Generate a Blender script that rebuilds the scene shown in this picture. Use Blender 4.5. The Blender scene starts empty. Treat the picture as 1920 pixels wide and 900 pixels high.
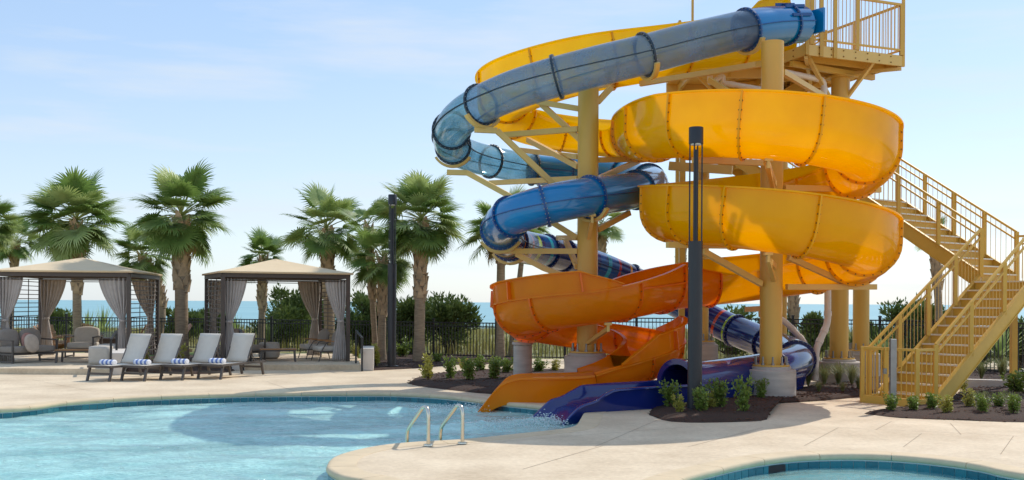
import bpy, bmesh, math, random
from mathutils import Vector, Matrix, noise
from mathutils.geometry import tessellate_polygon
random.seed(7)
R = math.radians
scn = bpy.context.scene
# ------------------------------------------------------------------ camera
F, CX, HY, ROLL, EYE = 1900.0, 960.0, 567.0, 0.0055, 1.85
cam_d = bpy.data.cameras.new('camera'); cam = bpy.data.objects.new('camera', cam_d)
scn.collection.objects.link(cam); scn.camera = cam
cam_d.sensor_width = 36; cam_d.lens = F/1920*36; cam_d.shift_y = (HY-450)/1920
cam_d.clip_start = 0.1; cam_d.clip_end = 60000
cam.matrix_world = Matrix.Translation((0, 0, EYE)) @ Matrix.Rotation(R(90), 4, 'X') @ Matrix.Rotation(ROLL, 4, 'Z')
# ------------------------------------------------------------------ sky and sun
SD = Vector((0.70, 0.75, 1.02)).normalized()          # towards the sun
sun_el = math.asin(SD.z); sun_az = math.atan2(SD.x, SD.y)
world = bpy.data.worlds.new('World'); scn.world = world; world.use_nodes = True
wn = world.node_tree.nodes; wl = world.node_tree.links; wn.clear()
wo = wn.new('ShaderNodeOutputWorld'); bg = wn.new('ShaderNodeBackground')
sky = wn.new('ShaderNodeTexSky'); sky.sky_type = 'NISHITA'; sky.sun_disc = False
sky.sun_elevation = sun_el; sky.sun_rotation = sun_az
sky.altitude = 0; sky.air_density = 1.0; sky.dust_density = 0.6; sky.ozone_density = 2.2
tc = wn.new('ShaderNodeTexCoord'); mp = wn.new('ShaderNodeMapping'); mp.inputs['Scale'].default_value = (1.5, 1.5, 11)
nz = wn.new('ShaderNodeTexNoise'); nz.inputs['Scale'].default_value = 2.3; nz.inputs['Detail'].default_value = 7; nz.inputs['Roughness'].default_value = 0.55
rmp = wn.new('ShaderNodeValToRGB'); rmp.color_ramp.elements[0].position = 0.50; rmp.color_ramp.elements[1].position = 0.78
rmp.color_ramp.elements[1].color = (.75, .75, .75, 1)
mx = wn.new('ShaderNodeMix'); mx.data_type = 'RGBA'; mx.inputs[7].default_value = (3.4, 3.65, 3.9, 1)
wl.new(tc.outputs['Generated'], mp.inputs['Vector']); wl.new(mp.outputs[0], nz.inputs['Vector'])
wl.new(nz.outputs['Fac'], rmp.inputs['Fac']); wl.new(rmp.outputs['Color'], mx.inputs[0])
sepx = wn.new('ShaderNodeSeparateXYZ'); wl.new(tc.outputs['Generated'], sepx.inputs[0])
hz = wn.new('ShaderNodeMapRange'); hz.interpolation_type = 'SMOOTHSTEP'; hz.inputs['From Min'].default_value = -.03; hz.inputs['From Max'].default_value = .30; hz.inputs['To Min'].default_value = 0; hz.inputs['To Max'].default_value = 1
wl.new(sepx.outputs[2], hz.inputs['Value'])
mg = wn.new('ShaderNodeMix'); mg.data_type = 'RGBA'; mg.inputs[6].default_value = (3.0, 3.4, 3.8, 1); mg.inputs[7].default_value = (1.85, 2.6, 3.7, 1); wl.new(hz.outputs[0], mg.inputs[0])
mh = wn.new('ShaderNodeMix'); mh.data_type = 'RGBA'; mh.inputs[0].default_value = .72; wl.new(mg.outputs[2], mh.inputs[7]); wl.new(sky.outputs[0], mh.inputs[6]); wl.new(mh.outputs[2], mx.inputs[6]); wl.new(mx.outputs[2], bg.inputs['Color'])
bg.inputs['Strength'].default_value = 0.15
wl.new(bg.outputs[0], wo.inputs['Surface'])
sl = bpy.data.lights.new('sun', 'SUN'); so = bpy.data.objects.new('sun', sl); scn.collection.objects.link(so)
sl.energy = 2.2; sl.angle = R(0.53); sl.color = (1.0, 0.94, 0.85)
so.rotation_euler = SD.to_track_quat('Z', 'Y').to_euler(); so.location = SD*40
scn.view_settings.view_transform = 'Standard'; scn.view_settings.look = 'None'
scn.view_settings.gamma = 1; scn.view_settings.exposure = 0.64
scn.cycles.max_bounces = 10; scn.cycles.transparent_max_bounces = 24; scn.cycles.caustics_reflective = False
# ------------------------------------------------------------------ pixel helpers (photo pixels to world points)
def ray(x, y):
    u, v = x-CX, y-HY; c, s = math.cos(ROLL), math.sin(ROLL)
    return ((u*c+v*s)/F, (-u*s+v*c)/F)
def at(x, y, h=0.0):
    a, b = ray(x, y); d = (EYE-h)/b
    return Vector((a*d, d, h))
def atd(x, y, d):
    a, b = ray(x, y)
    return Vector((a*d, d, EYE-b*d))
# ------------------------------------------------------------------ materials
def lin(c):
    return tuple(((v/255)/12.92 if v/255 <= .04045 else ((v/255+.055)/1.055)**2.4) for v in c)+(1,)
MATS = {}
def nd(nt, typ, **kw):
    n = nt.nodes.new(typ)
    for k, v in kw.items(): n.inputs[k].default_value = v
    return n
def M(name, rgb, rough=.5, metal=0, var=0.0, scale=8, bump=0.0, bscale=40, coat=0, trans=0, stretch=(1, 1, 1), coord='Object', rgb2=None, detail=5, spec=.5, rvar=0.0):
    m = bpy.data.materials.new(name); m.use_nodes = True; nt = m.node_tree; L = nt.links
    p = nt.nodes['Principled BSDF']; out = nt.nodes['Material Output']
    col = lin(rgb); p.inputs['Base Color'].default_value = col
    p.inputs['Roughness'].default_value = rough; p.inputs['Metallic'].default_value = metal
    p.inputs['Coat Weight'].default_value = coat; p.inputs['Coat Roughness'].default_value = .06
    p.inputs['Specular IOR Level'].default_value = spec
    t = nt.nodes.new('ShaderNodeTexCoord'); mpp = nd(nt, 'ShaderNodeMapping', Scale=stretch)
    L.new(t.outputs[coord], mpp.inputs['Vector']); csrc = None
    if var or rgb2:
        n = nd(nt, 'ShaderNodeTexNoise', Scale=scale, Detail=detail, Roughness=.6); L.new(mpp.outputs[0], n.inputs['Vector'])
        cr = nt.nodes.new('ShaderNodeValToRGB'); cr.color_ramp.elements[0].position = .3; cr.color_ramp.elements[1].position = .72
        if rgb2: c1, c2 = col, lin(rgb2)
        else:
            c1 = tuple(v*(1-var) for v in col[:3])+(1,); c2 = tuple(min(1, v*(1+var)) for v in col[:3])+(1,)
        cr.color_ramp.elements[0].color = c1; cr.color_ramp.elements[1].color = c2
        L.new(n.outputs['Fac'], cr.inputs['Fac']); L.new(cr.outputs['Color'], p.inputs['Base Color']); csrc = cr.outputs['Color']
        if rvar:
            mr = nd(nt, 'ShaderNodeMapRange', **{'To Min': rough-rvar, 'To Max': rough+rvar}); L.new(n.outputs['Fac'], mr.inputs['Value']); L.new(mr.outputs[0], p.inputs['Roughness'])
    if bump:
        n2 = nd(nt, 'ShaderNodeTexNoise', Scale=bscale, Detail=6); L.new(mpp.outputs[0], n2.inputs['Vector'])
        b = nd(nt, 'ShaderNodeBump', Strength=bump, Distance=.02); L.new(n2.outputs['Fac'], b.inputs['Height']); L.new(b.outputs[0], p.inputs['Normal'])
    if trans:
        tr = nd(nt, 'ShaderNodeBsdfTranslucent', Color=col); ms = nd(nt, 'ShaderNodeMixShader', Fac=trans)
        if csrc: L.new(csrc, tr.inputs['Color'])
        L.new(p.outputs[0], ms.inputs[1]); L.new(tr.outputs[0], ms.inputs[2]); L.new(ms.outputs[0], out.inputs['Surface'])
    MATS[name] = m
    return m
def fres(nt, ior):
    # same reflectance from either side of a thin wall
    fr = nd(nt, 'ShaderNodeFresnel'); ge = nt.nodes.new('ShaderNodeNewGeometry'); mr = nd(nt, 'ShaderNodeMapRange', **{'To Min': ior, 'To Max': 1/ior})
    nt.links.new(ge.outputs['Backfacing'], mr.inputs['Value']); nt.links.new(mr.outputs[0], fr.inputs['IOR']); return fr
def clear_mat(name, tint, dif, dfac=.2, glossr=.05):
    m = bpy.data.materials.new(name); m.use_nodes = True; nt = m.node_tree; L = nt.links; nt.nodes.clear()
    o = nt.nodes.new('ShaderNodeOutputMaterial'); t = nd(nt, 'ShaderNodeBsdfTransparent', Color=lin(tint))
    d = nd(nt, 'ShaderNodeBsdfDiffuse', Color=lin(dif)); tl = nd(nt, 'ShaderNodeBsdfTranslucent', Color=lin(dif))
    a = nd(nt, 'ShaderNodeMixShader', Fac=.5); L.new(d.outputs[0], a.inputs[1]); L.new(tl.outputs[0], a.inputs[2])
    b = nd(nt, 'ShaderNodeMixShader', Fac=dfac); L.new(t.outputs[0], b.inputs[1]); L.new(a.outputs[0], b.inputs[2])
    tcn = nt.nodes.new('ShaderNodeTexCoord'); n = nd(nt, 'ShaderNodeTexNoise', Scale=2.5, Detail=6); L.new(tcn.outputs['Object'], n.inputs['Vector'])
    mr = nd(nt, 'ShaderNodeMapRange', **{'From Min': .3, 'From Max': .75, 'To Min': dfac*.45, 'To Max': dfac*1.7}); L.new(n.outputs['Fac'], mr.inputs['Value']); L.new(mr.outputs[0], b.inputs['Fac'])
    g = nd(nt, 'ShaderNodeBsdfGlossy', Roughness=glossr); fr = fres(nt, 1.4)
    c = nd(nt, 'ShaderNodeMixShader'); L.new(fr.outputs[0], c.inputs[0]); L.new(b.outputs[0], c.inputs[1]); L.new(g.outputs[0], c.inputs[2])
    L.new(c.outputs[0], o.inputs['Surface']); MATS[name] = m
    return m
# fibreglass
M('yellow_fibreglass', (255, 220, 0), .1, var=.06, scale=1.6, coat=.0, trans=.56, rvar=.05, detail=8)
M('amber_fibreglass', (255, 208, 0), .1, var=.06, scale=1.6, coat=.0, trans=.58, rvar=.05, detail=8)
M('orange_fibreglass', (255, 172, 28), .12, var=.07, scale=1.6, coat=.0, trans=.62, rvar=.06, detail=8)
M('blue_fibreglass', (4, 124, 186), .16, var=.08, scale=1.5, coat=.6, trans=.08)
M('navy_fibreglass', (24, 42, 114), .14, var=.08, scale=1.5, coat=.6, trans=.06)
clear_mat('clear_smoke', (224, 234, 242), (160, 184, 206), .30)
clear_mat('clear_aqua', (220, 238, 244), (170, 212, 226), .24)
M('yellow_flange', (252, 184, 2), .3, trans=.25); M('orange_flange', (246, 118, 10), .3, trans=.2)
M('blue_flange', (10, 72, 132), .3); M('navy_flange', (20, 30, 96), .3); M('dark_flange', (34, 52, 66), .4)
M('bolt_steel', (140, 96, 40), .5, metal=.4)
M('tower_paint', (214, 170, 76), .42, var=.07, scale=1.5, stretch=(1, 1, .3), bump=.02, bscale=60, rvar=.08)
M('tower_paint_light', (222, 184, 104), .45, var=.06, scale=2)
M('stair_paint', (214, 172, 74), .5, var=.08, scale=3)
M('tread_nosing', (226, 222, 210), .4, metal=.2)
M('concrete_pier', (186, 178, 168), .9, var=.16, scale=1.6, stretch=(1, 1, 7), bump=.25, bscale=18)
M('galv', (150, 150, 148), .45, metal=.8, var=.1)
M('pvc', (228, 212, 194), .45, var=.05)
M('black_paint', (32, 33, 36), .45, var=.1); M('lamp_paint', (40, 41, 46), .4, var=.08, scale=3)
M('frosted', (225, 225, 220), .5)
M('fence_black', (26, 26, 28), .5)
M('bronze', (84, 72, 64), .5, var=.08); M('slat_metal', (92, 82, 76), .5, var=.08)
M('canvas', (240, 216, 178), .85, var=.04, scale=3, bump=.1, bscale=200, trans=.18)
M('curtain', (192, 182, 174), .9, var=.1, scale=5, trans=.15, bump=.15, bscale=150)
M('chair_frame', (88, 80, 74), .45, var=.06); M('sling', (226, 218, 204), .7, var=.04, trans=.12, bump=.1, bscale=300)
M('cushion', (196, 186, 172), .95, var=.06, bump=.2, bscale=90); M('cushion_dark', (156, 144, 132), .95, var=.08, bump=.2, bscale=90)
M('pillow_pink', (186, 138, 124), .95, var=.1); M('pillow_sand', (196, 176, 156), .95, var=.1)
M('teak', (172, 122, 74), .55, var=.18, scale=3, stretch=(1, 8, 8)); M('poly_brown', (142, 98, 62), .6, var=.12, stretch=(1, 8, 8)); M('poly_tan', (188, 146, 122), .6, var=.1)
M('pouf', (196, 188, 176), .95, var=.06, bump=.2, bscale=80); M('firepit', (64, 44, 34), .6, var=.15)
M('block_wall', (214, 206, 196), .9, var=.06, scale=3, bump=.15)
M('towel_white', (238, 238, 240), .95, bump=.3, bscale=200)
M('stainless', (214, 206, 190), .22, metal=1.0, var=.04)
M('trunk', (158, 138, 114), .95, var=.32, scale=5, stretch=(1, 1, 6), bump=.6, bscale=14); M('boot', (182, 156, 124), .9, var=.3, scale=4, bump=.4, bscale=20)
M('frond', (98, 128, 58), .5, rgb2=(140, 162, 86), scale=1.4, trans=.38); M('frond_light', (142, 162, 88), .5, rgb2=(186, 198, 130), scale=1.4, trans=.32)
M('frond_dry', (158, 130, 84), .8, var=.2, trans=.2); M('petiole', (140, 146, 78), .5)
M('leaf', (104, 130, 52), .45, rgb2=(148, 162, 74), scale=6, trans=.3); M('leaf_yellow', (164, 162, 66), .45, rgb2=(196, 188, 98), scale=6, trans=.3)
M('cedar', (78, 100, 50), .7, rgb2=(124, 138, 72), scale=1.3, trans=.2); M('bark', (92, 76, 62), .9, var=.2)
M('dune_grass', (122, 124, 58), .7, rgb2=(178, 164, 100), scale=.8, trans=.25); M('tuft', (104, 118, 62), .6, rgb2=(160, 158, 104), scale=5, trans=.25)
M('mulch', (74, 50, 36), .95, rgb2=(48, 31, 22), scale=30, bump=.9, bscale=50, coord='Object'); M('chip', (92, 60, 42), .9, var=.5, scale=20)
M('lawn', (88, 112, 48), .9, rgb2=(118, 134, 66), scale=9, bump=.5, bscale=90)
M('sand', (206, 190, 156), .95, rgb2=(150, 146, 96), scale=.35, bump=.2, detail=8)
M('joint', (164, 146, 124), .95); M('pool_plaster', (160, 240, 240), .8, var=.06, scale=1.5)
M('grout', (212, 222, 222), .8); M('tile', (18, 100, 116), .18, var=.18, scale=2, coat=.4); M('tile_b', (26, 116, 130), .18, var=.18, scale=2, coat=.4)
M('coping', (214, 192, 158), .85, var=.1, scale=3, bump=.2, bscale=60)
M('skimmer_dark', (40, 30, 34), .6)
# ------------------------------------------------------------------ mesh builder
COL = scn.collection
class MB:
    def __init__(s): s.v = []; s.f = []; s.uv = None
    def add(s, vs, fs):
        n = len(s.v); s.v += [tuple(v) for v in vs]; s.f += [tuple(i+n for i in f) for f in fs]; return s
    def box(s, c, size, rz=0, m=None):
        x, y, z = [k/2 for k in size]
        vs = [Vector((a*x, b*y, d*z)) for d in (-1, 1) for a, b in ((-1, -1), (1, -1), (1, 1), (-1, 1))]
        Mx = Matrix.Translation(Vector(c)) @ (m.to_4x4() if m else Matrix.Rotation(rz, 4, 'Z'))
        return s.add([Mx @ v for v in vs], [(3, 2, 1, 0), (4, 5, 6, 7), (0, 1, 5, 4), (1, 2, 6, 5), (2, 3, 7, 6), (3, 0, 4, 7)])
    def bar(s, a, b, w, h, up=(0, 0, 1)):
        a, b = Vector(a), Vector(b); d = b-a; l = d.length; d.normalize(); up = Vector(up)
        if abs(d.dot(up)) > .99: up = Vector((0, 1, 0))
        x = d.cross(up).normalized(); z = x.cross(d)
        return s.box((a+b)/2, (w, l, h), m=Matrix((x, d, z)).transposed())
    def tube(s, pts, r, n=10, cap=True):
        pts = [Vector(p) for p in pts]; rs = r if isinstance(r, (list, tuple)) else [r]*len(pts)
        base = len(s.v); nrm = None
        for i, p in enumerate(pts):
            t = (pts[min(i+1, len(pts)-1)]-pts[max(i-1, 0)]).normalized()
            if nrm is None:
                nrm = t.cross(Vector((0, 0, 1)));  nrm = nrm if nrm.length > .05 else t.cross(Vector((0, 1, 0)))
            nrm = (nrm-t*nrm.dot(t)).normalized(); bn = t.cross(nrm)
            for k in range(n):
                a = 2*math.pi*k/n; s.v.append(tuple(p+(nrm*math.cos(a)+bn*math.sin(a))*rs[i]))
        for i in range(len(pts)-1):
            for k in range(n):
                a = base+i*n+k; b = base+i*n+(k+1) % n; s.f.append((a, b, b+n, a+n))
        if cap:
            s.f.append(tuple(base+k for k in reversed(range(n)))); e = base+(len(pts)-1)*n; s.f.append(tuple(e+k for k in range(n)))
        return s
    def lathe(s, c, prof, n=24, cap=True):
        c = Vector(c); base = len(s.v)
        for r, z in prof:
            for k in range(n):
                a = 2*math.pi*k/n; s.v.append((c.x+r*math.cos(a), c.y+r*math.sin(a), c.z+z))
        for i in range(len(prof)-1):
            for k in range(n):
                a = base+i*n+k; b = base+i*n+(k+1) % n; s.f.append((a, b, b+n, a+n))
        if cap:
            s.f.append(tuple(base+k for k in reversed(range(n)))); e = base+(len(prof)-1)*n; s.f.append(tuple(e+k for k in range(n)))
        return s
    def loft(s, rings, closed=True, cap=True):
        n = len(rings[0]); base = len(s.v)
        for r in rings: s.v += [tuple(p) for p in r]
        for i in range(len(rings)-1):
            for k in range(n if closed else n-1):
                a = base+i*n+k; b = base+i*n+(k+1) % n; s.f.append((a, b, b+n, a+n))
        if cap and closed:
            s.f.append(tuple(base+k for k in reversed(range(n)))); e = base+(len(rings)-1)*n; s.f.append(tuple(e+k for k in range(n)))
        return s
    def mesh(s, name, smooth=False, sharp=40):
        me = bpy.data.meshes.new(name); me.from_pydata(s.v, [], s.f)
        if s.uv is not None:
            ul = me.uv_layers.new(name='UVMap')
            for lp in me.loops: ul.data[lp.index].uv = s.uv[lp.vertex_index]
        bm = bmesh.new(); bm.from_mesh(me); bmesh.ops.recalc_face_normals(bm, faces=bm.faces[:])
        if smooth:
            for f in bm.faces: f.smooth = True
            for e in bm.edges:
                if len(e.link_faces) == 2 and e.calc_face_angle(0) > R(sharp): e.smooth = False
        bm.to_mesh(me); bm.free()
        return me
    def build(s, name, mat, parent=None, smooth=False, bevel=0, sharp=40):
        o = place(s.mesh(name, smooth, sharp), name, mat, parent)
        if bevel:
            b = o.modifiers.new('bevel', 'BEVEL'); b.width = bevel; b.segments = 2; b.limit_method = 'ANGLE'
        return o
def place(me, name, mat, parent=None, loc=None):
    if mat and not me.materials:
        for mm in (mat if isinstance(mat, (list, tuple)) else [mat]): me.materials.append(MATS[mm])
    o = bpy.data.objects.new(name, me); COL.objects.link(o)
    if loc is not None: o.location = loc
    if parent is not None:
        o.parent = parent
        if parent.type == 'EMPTY': o.matrix_parent_inverse = parent.matrix_basis.inverted()
    return o
def thing(name, label, cat, loc=(0, 0, 0), rz=0, group=None):
    o = bpy.data.objects.new(name, None); COL.objects.link(o); o.location = loc; o.rotation_euler = (0, 0, rz); o.empty_display_size = .2
    return tag(o, label, cat, group)
def tag(o, label=None, cat=None, group=None, kind=None):
    if label: o['label'] = label
    if cat: o['category'] = cat
    if group: o['group'] = group
    if kind: o['kind'] = kind
    return o
def copy_tree(o, parent=None):
    c = o.copy(); COL.objects.link(c); c.parent = parent
    for ch in list(o.children): copy_tree(ch, c)
    return c
def catmull(P, per=14):
    P = [Vector(p) for p in P]; out = []
    Q = [P[0]*2-P[1]]+P+[P[-1]*2-P[-2]]
    for i in range(1, len(Q)-2):
        p0, p1, p2, p3 = Q[i-1:i+3]
        for k in range(per):
            t = k/per
            out.append(.5*((2*p1)+(p2-p0)*t+(2*p0-5*p1+4*p2-p3)*t*t+(3*p1-p0-3*p2+p3)*t**3))
    out.append(P[-1]); return out
def resample(P, step):
    d = [0]
    for a, b in zip(P, P[1:]): d.append(d[-1]+(b-a).length)
    n = max(2, int(round(d[-1]/step))); out = []; j = 0
    for i in range(n+1):
        t = d[-1]*i/n
        while j < len(d)-2 and d[j+1] < t: j += 1
        f = (t-d[j])/max(1e-9, d[j+1]-d[j]); out.append(P[j].lerp(P[j+1], min(1, max(0, f))))
    return out
def smoothp(P, it=6):
    for _ in range(it): P = [P[0]]+[(P[i-1]+P[i]*2+P[i+1])/4 for i in range(1, len(P)-1)]+[P[-1]]
    return P
def lerp(a, b, t): return a+(b-a)*t
def up(v, h): return Vector((v[0], v[1], h))
# ------------------------------------------------------------------ concrete, water and sea materials
def concrete_mat():
    m = M('deck_concrete', (216, 198, 174), .85, bump=.12, bscale=120); nt = m.node_tree; L = nt.links; p = nt.nodes['Principled BSDF']
    t = nt.nodes['Texture Coordinate'] if 'Texture Coordinate' in nt.nodes else nt.nodes.new('ShaderNodeTexCoord')
    n1 = nd(nt, 'ShaderNodeTexNoise', Scale=.8, Detail=9, Roughness=.62); n2 = nd(nt, 'ShaderNodeTexNoise', Scale=14, Detail=6, Roughness=.7)
    L.new(t.outputs['Object'], n1.inputs['Vector']); L.new(t.outputs['Object'], n2.inputs['Vector'])
    mm = nd(nt, 'ShaderNodeMix'); mm.inputs[0].default_value = .4; L.new(n1.outputs['Fac'], mm.inputs[2]); L.new(n2.outputs['Fac'], mm.inputs[3])
    cr = nt.nodes.new('ShaderNodeValToRGB'); cr.color_ramp.elements[0].position = .36; cr.color_ramp.elements[1].position = .62
    cr.color_ramp.elements[0].color = lin((194, 172, 142)); cr.color_ramp.elements[1].color = lin((230, 210, 180))
    L.new(mm.outputs[0], cr.inputs['Fac']); L.new(cr.outputs['Color'], p.inputs['Base Color'])
concrete_mat()
def water_mat(name, tint, foam_pts, calm):
    m = bpy.data.materials.new(name); m.use_nodes = True; nt = m.node_tree; L = nt.links; nt.nodes.clear()
    o = nt.nodes.new('ShaderNodeOutputMaterial'); tcn = nt.nodes.new('ShaderNodeTexCoord')
    mp_ = nd(nt, 'ShaderNodeMapping', Scale=(1, 1.9, 1)); L.new(tcn.outputs['Object'], mp_.inputs['Vector'])
    n = nd(nt, 'ShaderNodeTexNoise', Scale=8, Detail=5, Roughness=.6, Distortion=.4); L.new(mp_.outputs[0], n.inputs['Vector'])
    bp = nd(nt, 'ShaderNodeBump', Strength=.75*calm, Distance=.08); L.new(n.outputs['Fac'], bp.inputs['Height'])
    t = nd(nt, 'ShaderNodeBsdfTransparent', Color=lin(tint)); g = nd(nt, 'ShaderNodeBsdfGlossy', Roughness=.06); fr = fres(nt, 1.33)
    L.new(bp.outputs[0], g.inputs['Normal'])
    # aerated water: churned up light-catching bubbles, densest where the slides discharge
    d = nd(nt, 'ShaderNodeBsdfDiffuse', Color=lin((198, 250, 242))); L.new(bp.outputs[0], d.inputs['Normal'])
    n3 = nd(nt, 'ShaderNodeTexNoise', Scale=.5, Detail=4, Roughness=.6, Distortion=1.2); L.new(mp_.outputs[0], n3.inputs['Vector'])
    n4 = nd(nt, 'ShaderNodeTexNoise', Scale=11, Detail=6, Roughness=.72, Distortion=.8); L.new(mp_.outputs[0], n4.inputs['Vector'])
    mul = nt.nodes.new('ShaderNodeMath'); mul.operation = 'MULTIPLY'; L.new(n3.outputs['Fac'], mul.inputs[0]); L.new(n4.outputs['Fac'], mul.inputs[1])
    mr = nd(nt, 'ShaderNodeMapRange', **{'From Min': .12, 'From Max': .36, 'To Min': .34*calm, 'To Max': 1.0*calm}); L.new(mul.outputs[0], mr.inputs['Value'])
    fac = mr.outputs[0]
    for (x0, y0, x1, y1, w, amt) in foam_pts:      # foam tongues: distance to a segment
        sp = nt.nodes.new('ShaderNodeSeparateXYZ'); L.new(tcn.outputs['Object'], sp.inputs[0])
        def mth(op, a, b):
            q = nt.nodes.new('ShaderNodeMath'); q.operation = op
            for i, z in enumerate((a, b)):
                if z is None: continue
                if isinstance(z, (int, float)): q.inputs[i].default_value = z
                else: L.new(z, q.inputs[i])
            return q.outputs[0]
        dx, dy = x1-x0, y1-y0; ll = math.hypot(dx, dy); dx /= ll; dy /= ll
        ax = mth('SUBTRACT', sp.outputs[0], x0); ay = mth('SUBTRACT', sp.outputs[1], y0)
        al = mth('ADD', mth('MULTIPLY', ax, dx), mth('MULTIPLY', ay, dy)); pe = mth('ABSOLUTE', mth('SUBTRACT', mth('MULTIPLY', ax, dy), mth('MULTIPLY', ay, dx)), None)
        over = mth('MAXIMUM', mth('SUBTRACT', al, ll), mth('MULTIPLY', al, -1.0))
        dist = mth('MAXIMUM', pe, over)
        fade = nd(nt, 'ShaderNodeMapRange', **{'From Min': 0.0, 'From Max': w, 'To Min': amt, 'To Max': 0.0}); L.new(dist, fade.inputs['Value'])
        ns = nd(nt, 'ShaderNodeMapRange', **{'From Min': .32, 'From Max': .54, 'To Min': 0.0, 'To Max': 1.0}); L.new(n4.outputs['Fac'], ns.inputs['Value'])
        fac = mth('MINIMUM', mth('ADD', fac, mth('MULTIPLY', fade.outputs[0], ns.outputs[0])), .95)
    a = nt.nodes.new('ShaderNodeMixShader'); L.new(fac, a.inputs[0]); L.new(t.outputs[0], a.inputs[1]); L.new(d.outputs[0], a.inputs[2])
    b = nt.nodes.new('ShaderNodeMixShader'); L.new(fr.outputs[0], b.inputs[0]); L.new(a.outputs[0], b.inputs[1]); L.new(g.outputs[0], b.inputs[2])
    L.new(b.outputs[0], o.inputs['Surface']); MATS[name] = m
water_mat('pool_water', (180, 240, 244), [(-.9, 19.0, -6.0, 18.2, .55, .95), (.5, 17.1, -2.4, 15.5, .5, 1.0), (-.7, 19.2, -.2, 19.0, .6, .9)], 1.0)
water_mat('calm_water', (170, 230, 236), [], .42)
M('sea_water', (116, 164, 170), .4, rgb2=(140, 182, 184), scale=.006, stretch=(.25, 1, 1), spec=.3)
M('dune_soil', (150, 140, 96), .95, rgb2=(112, 118, 62), scale=.5, bump=.3, detail=8)
# ------------------------------------------------------------------ pool outlines (deck level)
def closed_smooth(pts, per=6): 
    P = [Vector((p[0], p[1], 0)) for p in pts]; n = len(P); out = []
    for i in range(n):
        p0, p1, p2, p3 = P[i-1], P[i], P[(i+1) % n], P[(i+2) % n]
        for k in range(per):
            t = k/per; out.append(.5*((2*p1)+(p2-p0)*t+(2*p0-5*p1+4*p2-p3)*t*t+(3*p1-p0-3*p2+p3)*t**3))
    return out
far = [at(x, y) for x, y in ((0, 766), (130, 752.5), (300, 742.5), (500, 737), (700, 736), (790, 738.5), (850, 743), (905, 750))]
mid = [at(940, 753.5), Vector((.72, 17.98, 0)), Vector((1.36, 17.42, 0))]
near = [Vector((1.24, 17.0, 0))]+[at(x, y) for x, y in ((1092, 785), (1083, 797), (1061, 804), (979, 813), (871, 824), (768, 830), (695, 839), (635, 855), (618, 872), (624, 882), (649, 893), (695, 902))]
pool1 = catmull([Vector((-14.5, 14.6, 0)), Vector((-11.4, 16.2, 0))]+far, 8)+[mid[0], mid[1], mid[2]]+catmull(near+[Vector((-.9, 9.6, 0)), Vector((-.6, 8.4, 0)), Vector((-2.6, 6.8, 0)), Vector((-8, 5.6, 0)), Vector((-14, 7, 0)), Vector((-16.4, 11, 0))], 8)
for i, p in enumerate(pool1): pool1[i] = Vector((p[0], p[1], 0))
pool2 = closed_smooth([at(x, y) for x, y in ((1270, 899), (1340, 880), (1400, 866), (1460, 857), (1520, 852.5), (1600, 851), (1680, 854), (1760, 861), (1840, 872), (1920, 888))]+[Vector((6.7, 10.0, 0)), Vector((7.2, 8.6, 0)), Vector((6.2, 7.2, 0)), Vector((3.6, 6.8, 0)), Vector((1.7, 7.6, 0)), Vector((1.1, 9.3, 0))])
def sheet(name, outer, holes, z, mat, thick=0):
    loops = [outer]+holes; flat = [Vector((p[0], p[1], z)) for l in loops for p in l]
    tris = tessellate_polygon([[Vector((p[0], p[1], 0)) for p in l] for l in loops])
    mb = MB(); mb.v = [tuple(p) for p in flat]; mb.f = [tuple(t) for t in tris]
    o = mb.build(name, mat)
    return o
def rect(x0, y0, x1, y1): return [Vector((x0, y0, 0)), Vector((x1, y0, 0)), Vector((x1, y1, 0)), Vector((x0, y1, 0))]
deck = tag(sheet('pool_deck', rect(-46, -14, 46, 33.2), [pool1, pool2], 0, 'deck_concrete'), kind='structure')
for p in deck.data.polygons:
    if p.normal.z < 0: p.flip()
# control joints saw-cut into the deck
def joint(a, b, w=.008):
    pts = [a, b]; d = (b-a).normalized(); n = Vector((-d.y, d.x, 0))*w/2; z = Vector((0, 0, .003))
    MB().add([a-n+z, b-n+z, b+n+z, a+n+z], [(0, 1, 2, 3)]).build('control_joint', 'joint', deck)
for a, b in (((1115, 838), (1260, 776)), ((1290, 838), (1430, 802)), ((1508, 836), (1572, 802)), ((1694, 838), (1728, 813)), ((1876, 852), (1900, 818)), ((1642, 806), (1672, 790)), ((1782, 794), (1802, 815)),
             ((1572, 802), (1920, 818)), ((1430, 760), (1640, 778)), ((1492, 745), (1640, 762)), ((980, 880), (1130, 836)), ((840, 836), (1300, 800)), ((500, 716), (560, 736)), ((180, 735), (60, 712)), ((640, 706), (760, 712))):
    joint(at(*a), at(*b))
def offset_loop(loop, d):
    out = []; n = len(loop)
    for i in range(n):
        t = (loop[(i+1) % n]-loop[i-1]); t = Vector((t.x, t.y, 0)).normalized(); out.append(loop[i]+Vector((-t.y, t.x, 0))*d)
    return out
def area(l): return sum(a.x*b.y-b.x*a.y for a, b in zip(l, l[1:]+l[:1]))/2
WL_ = -.17
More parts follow.
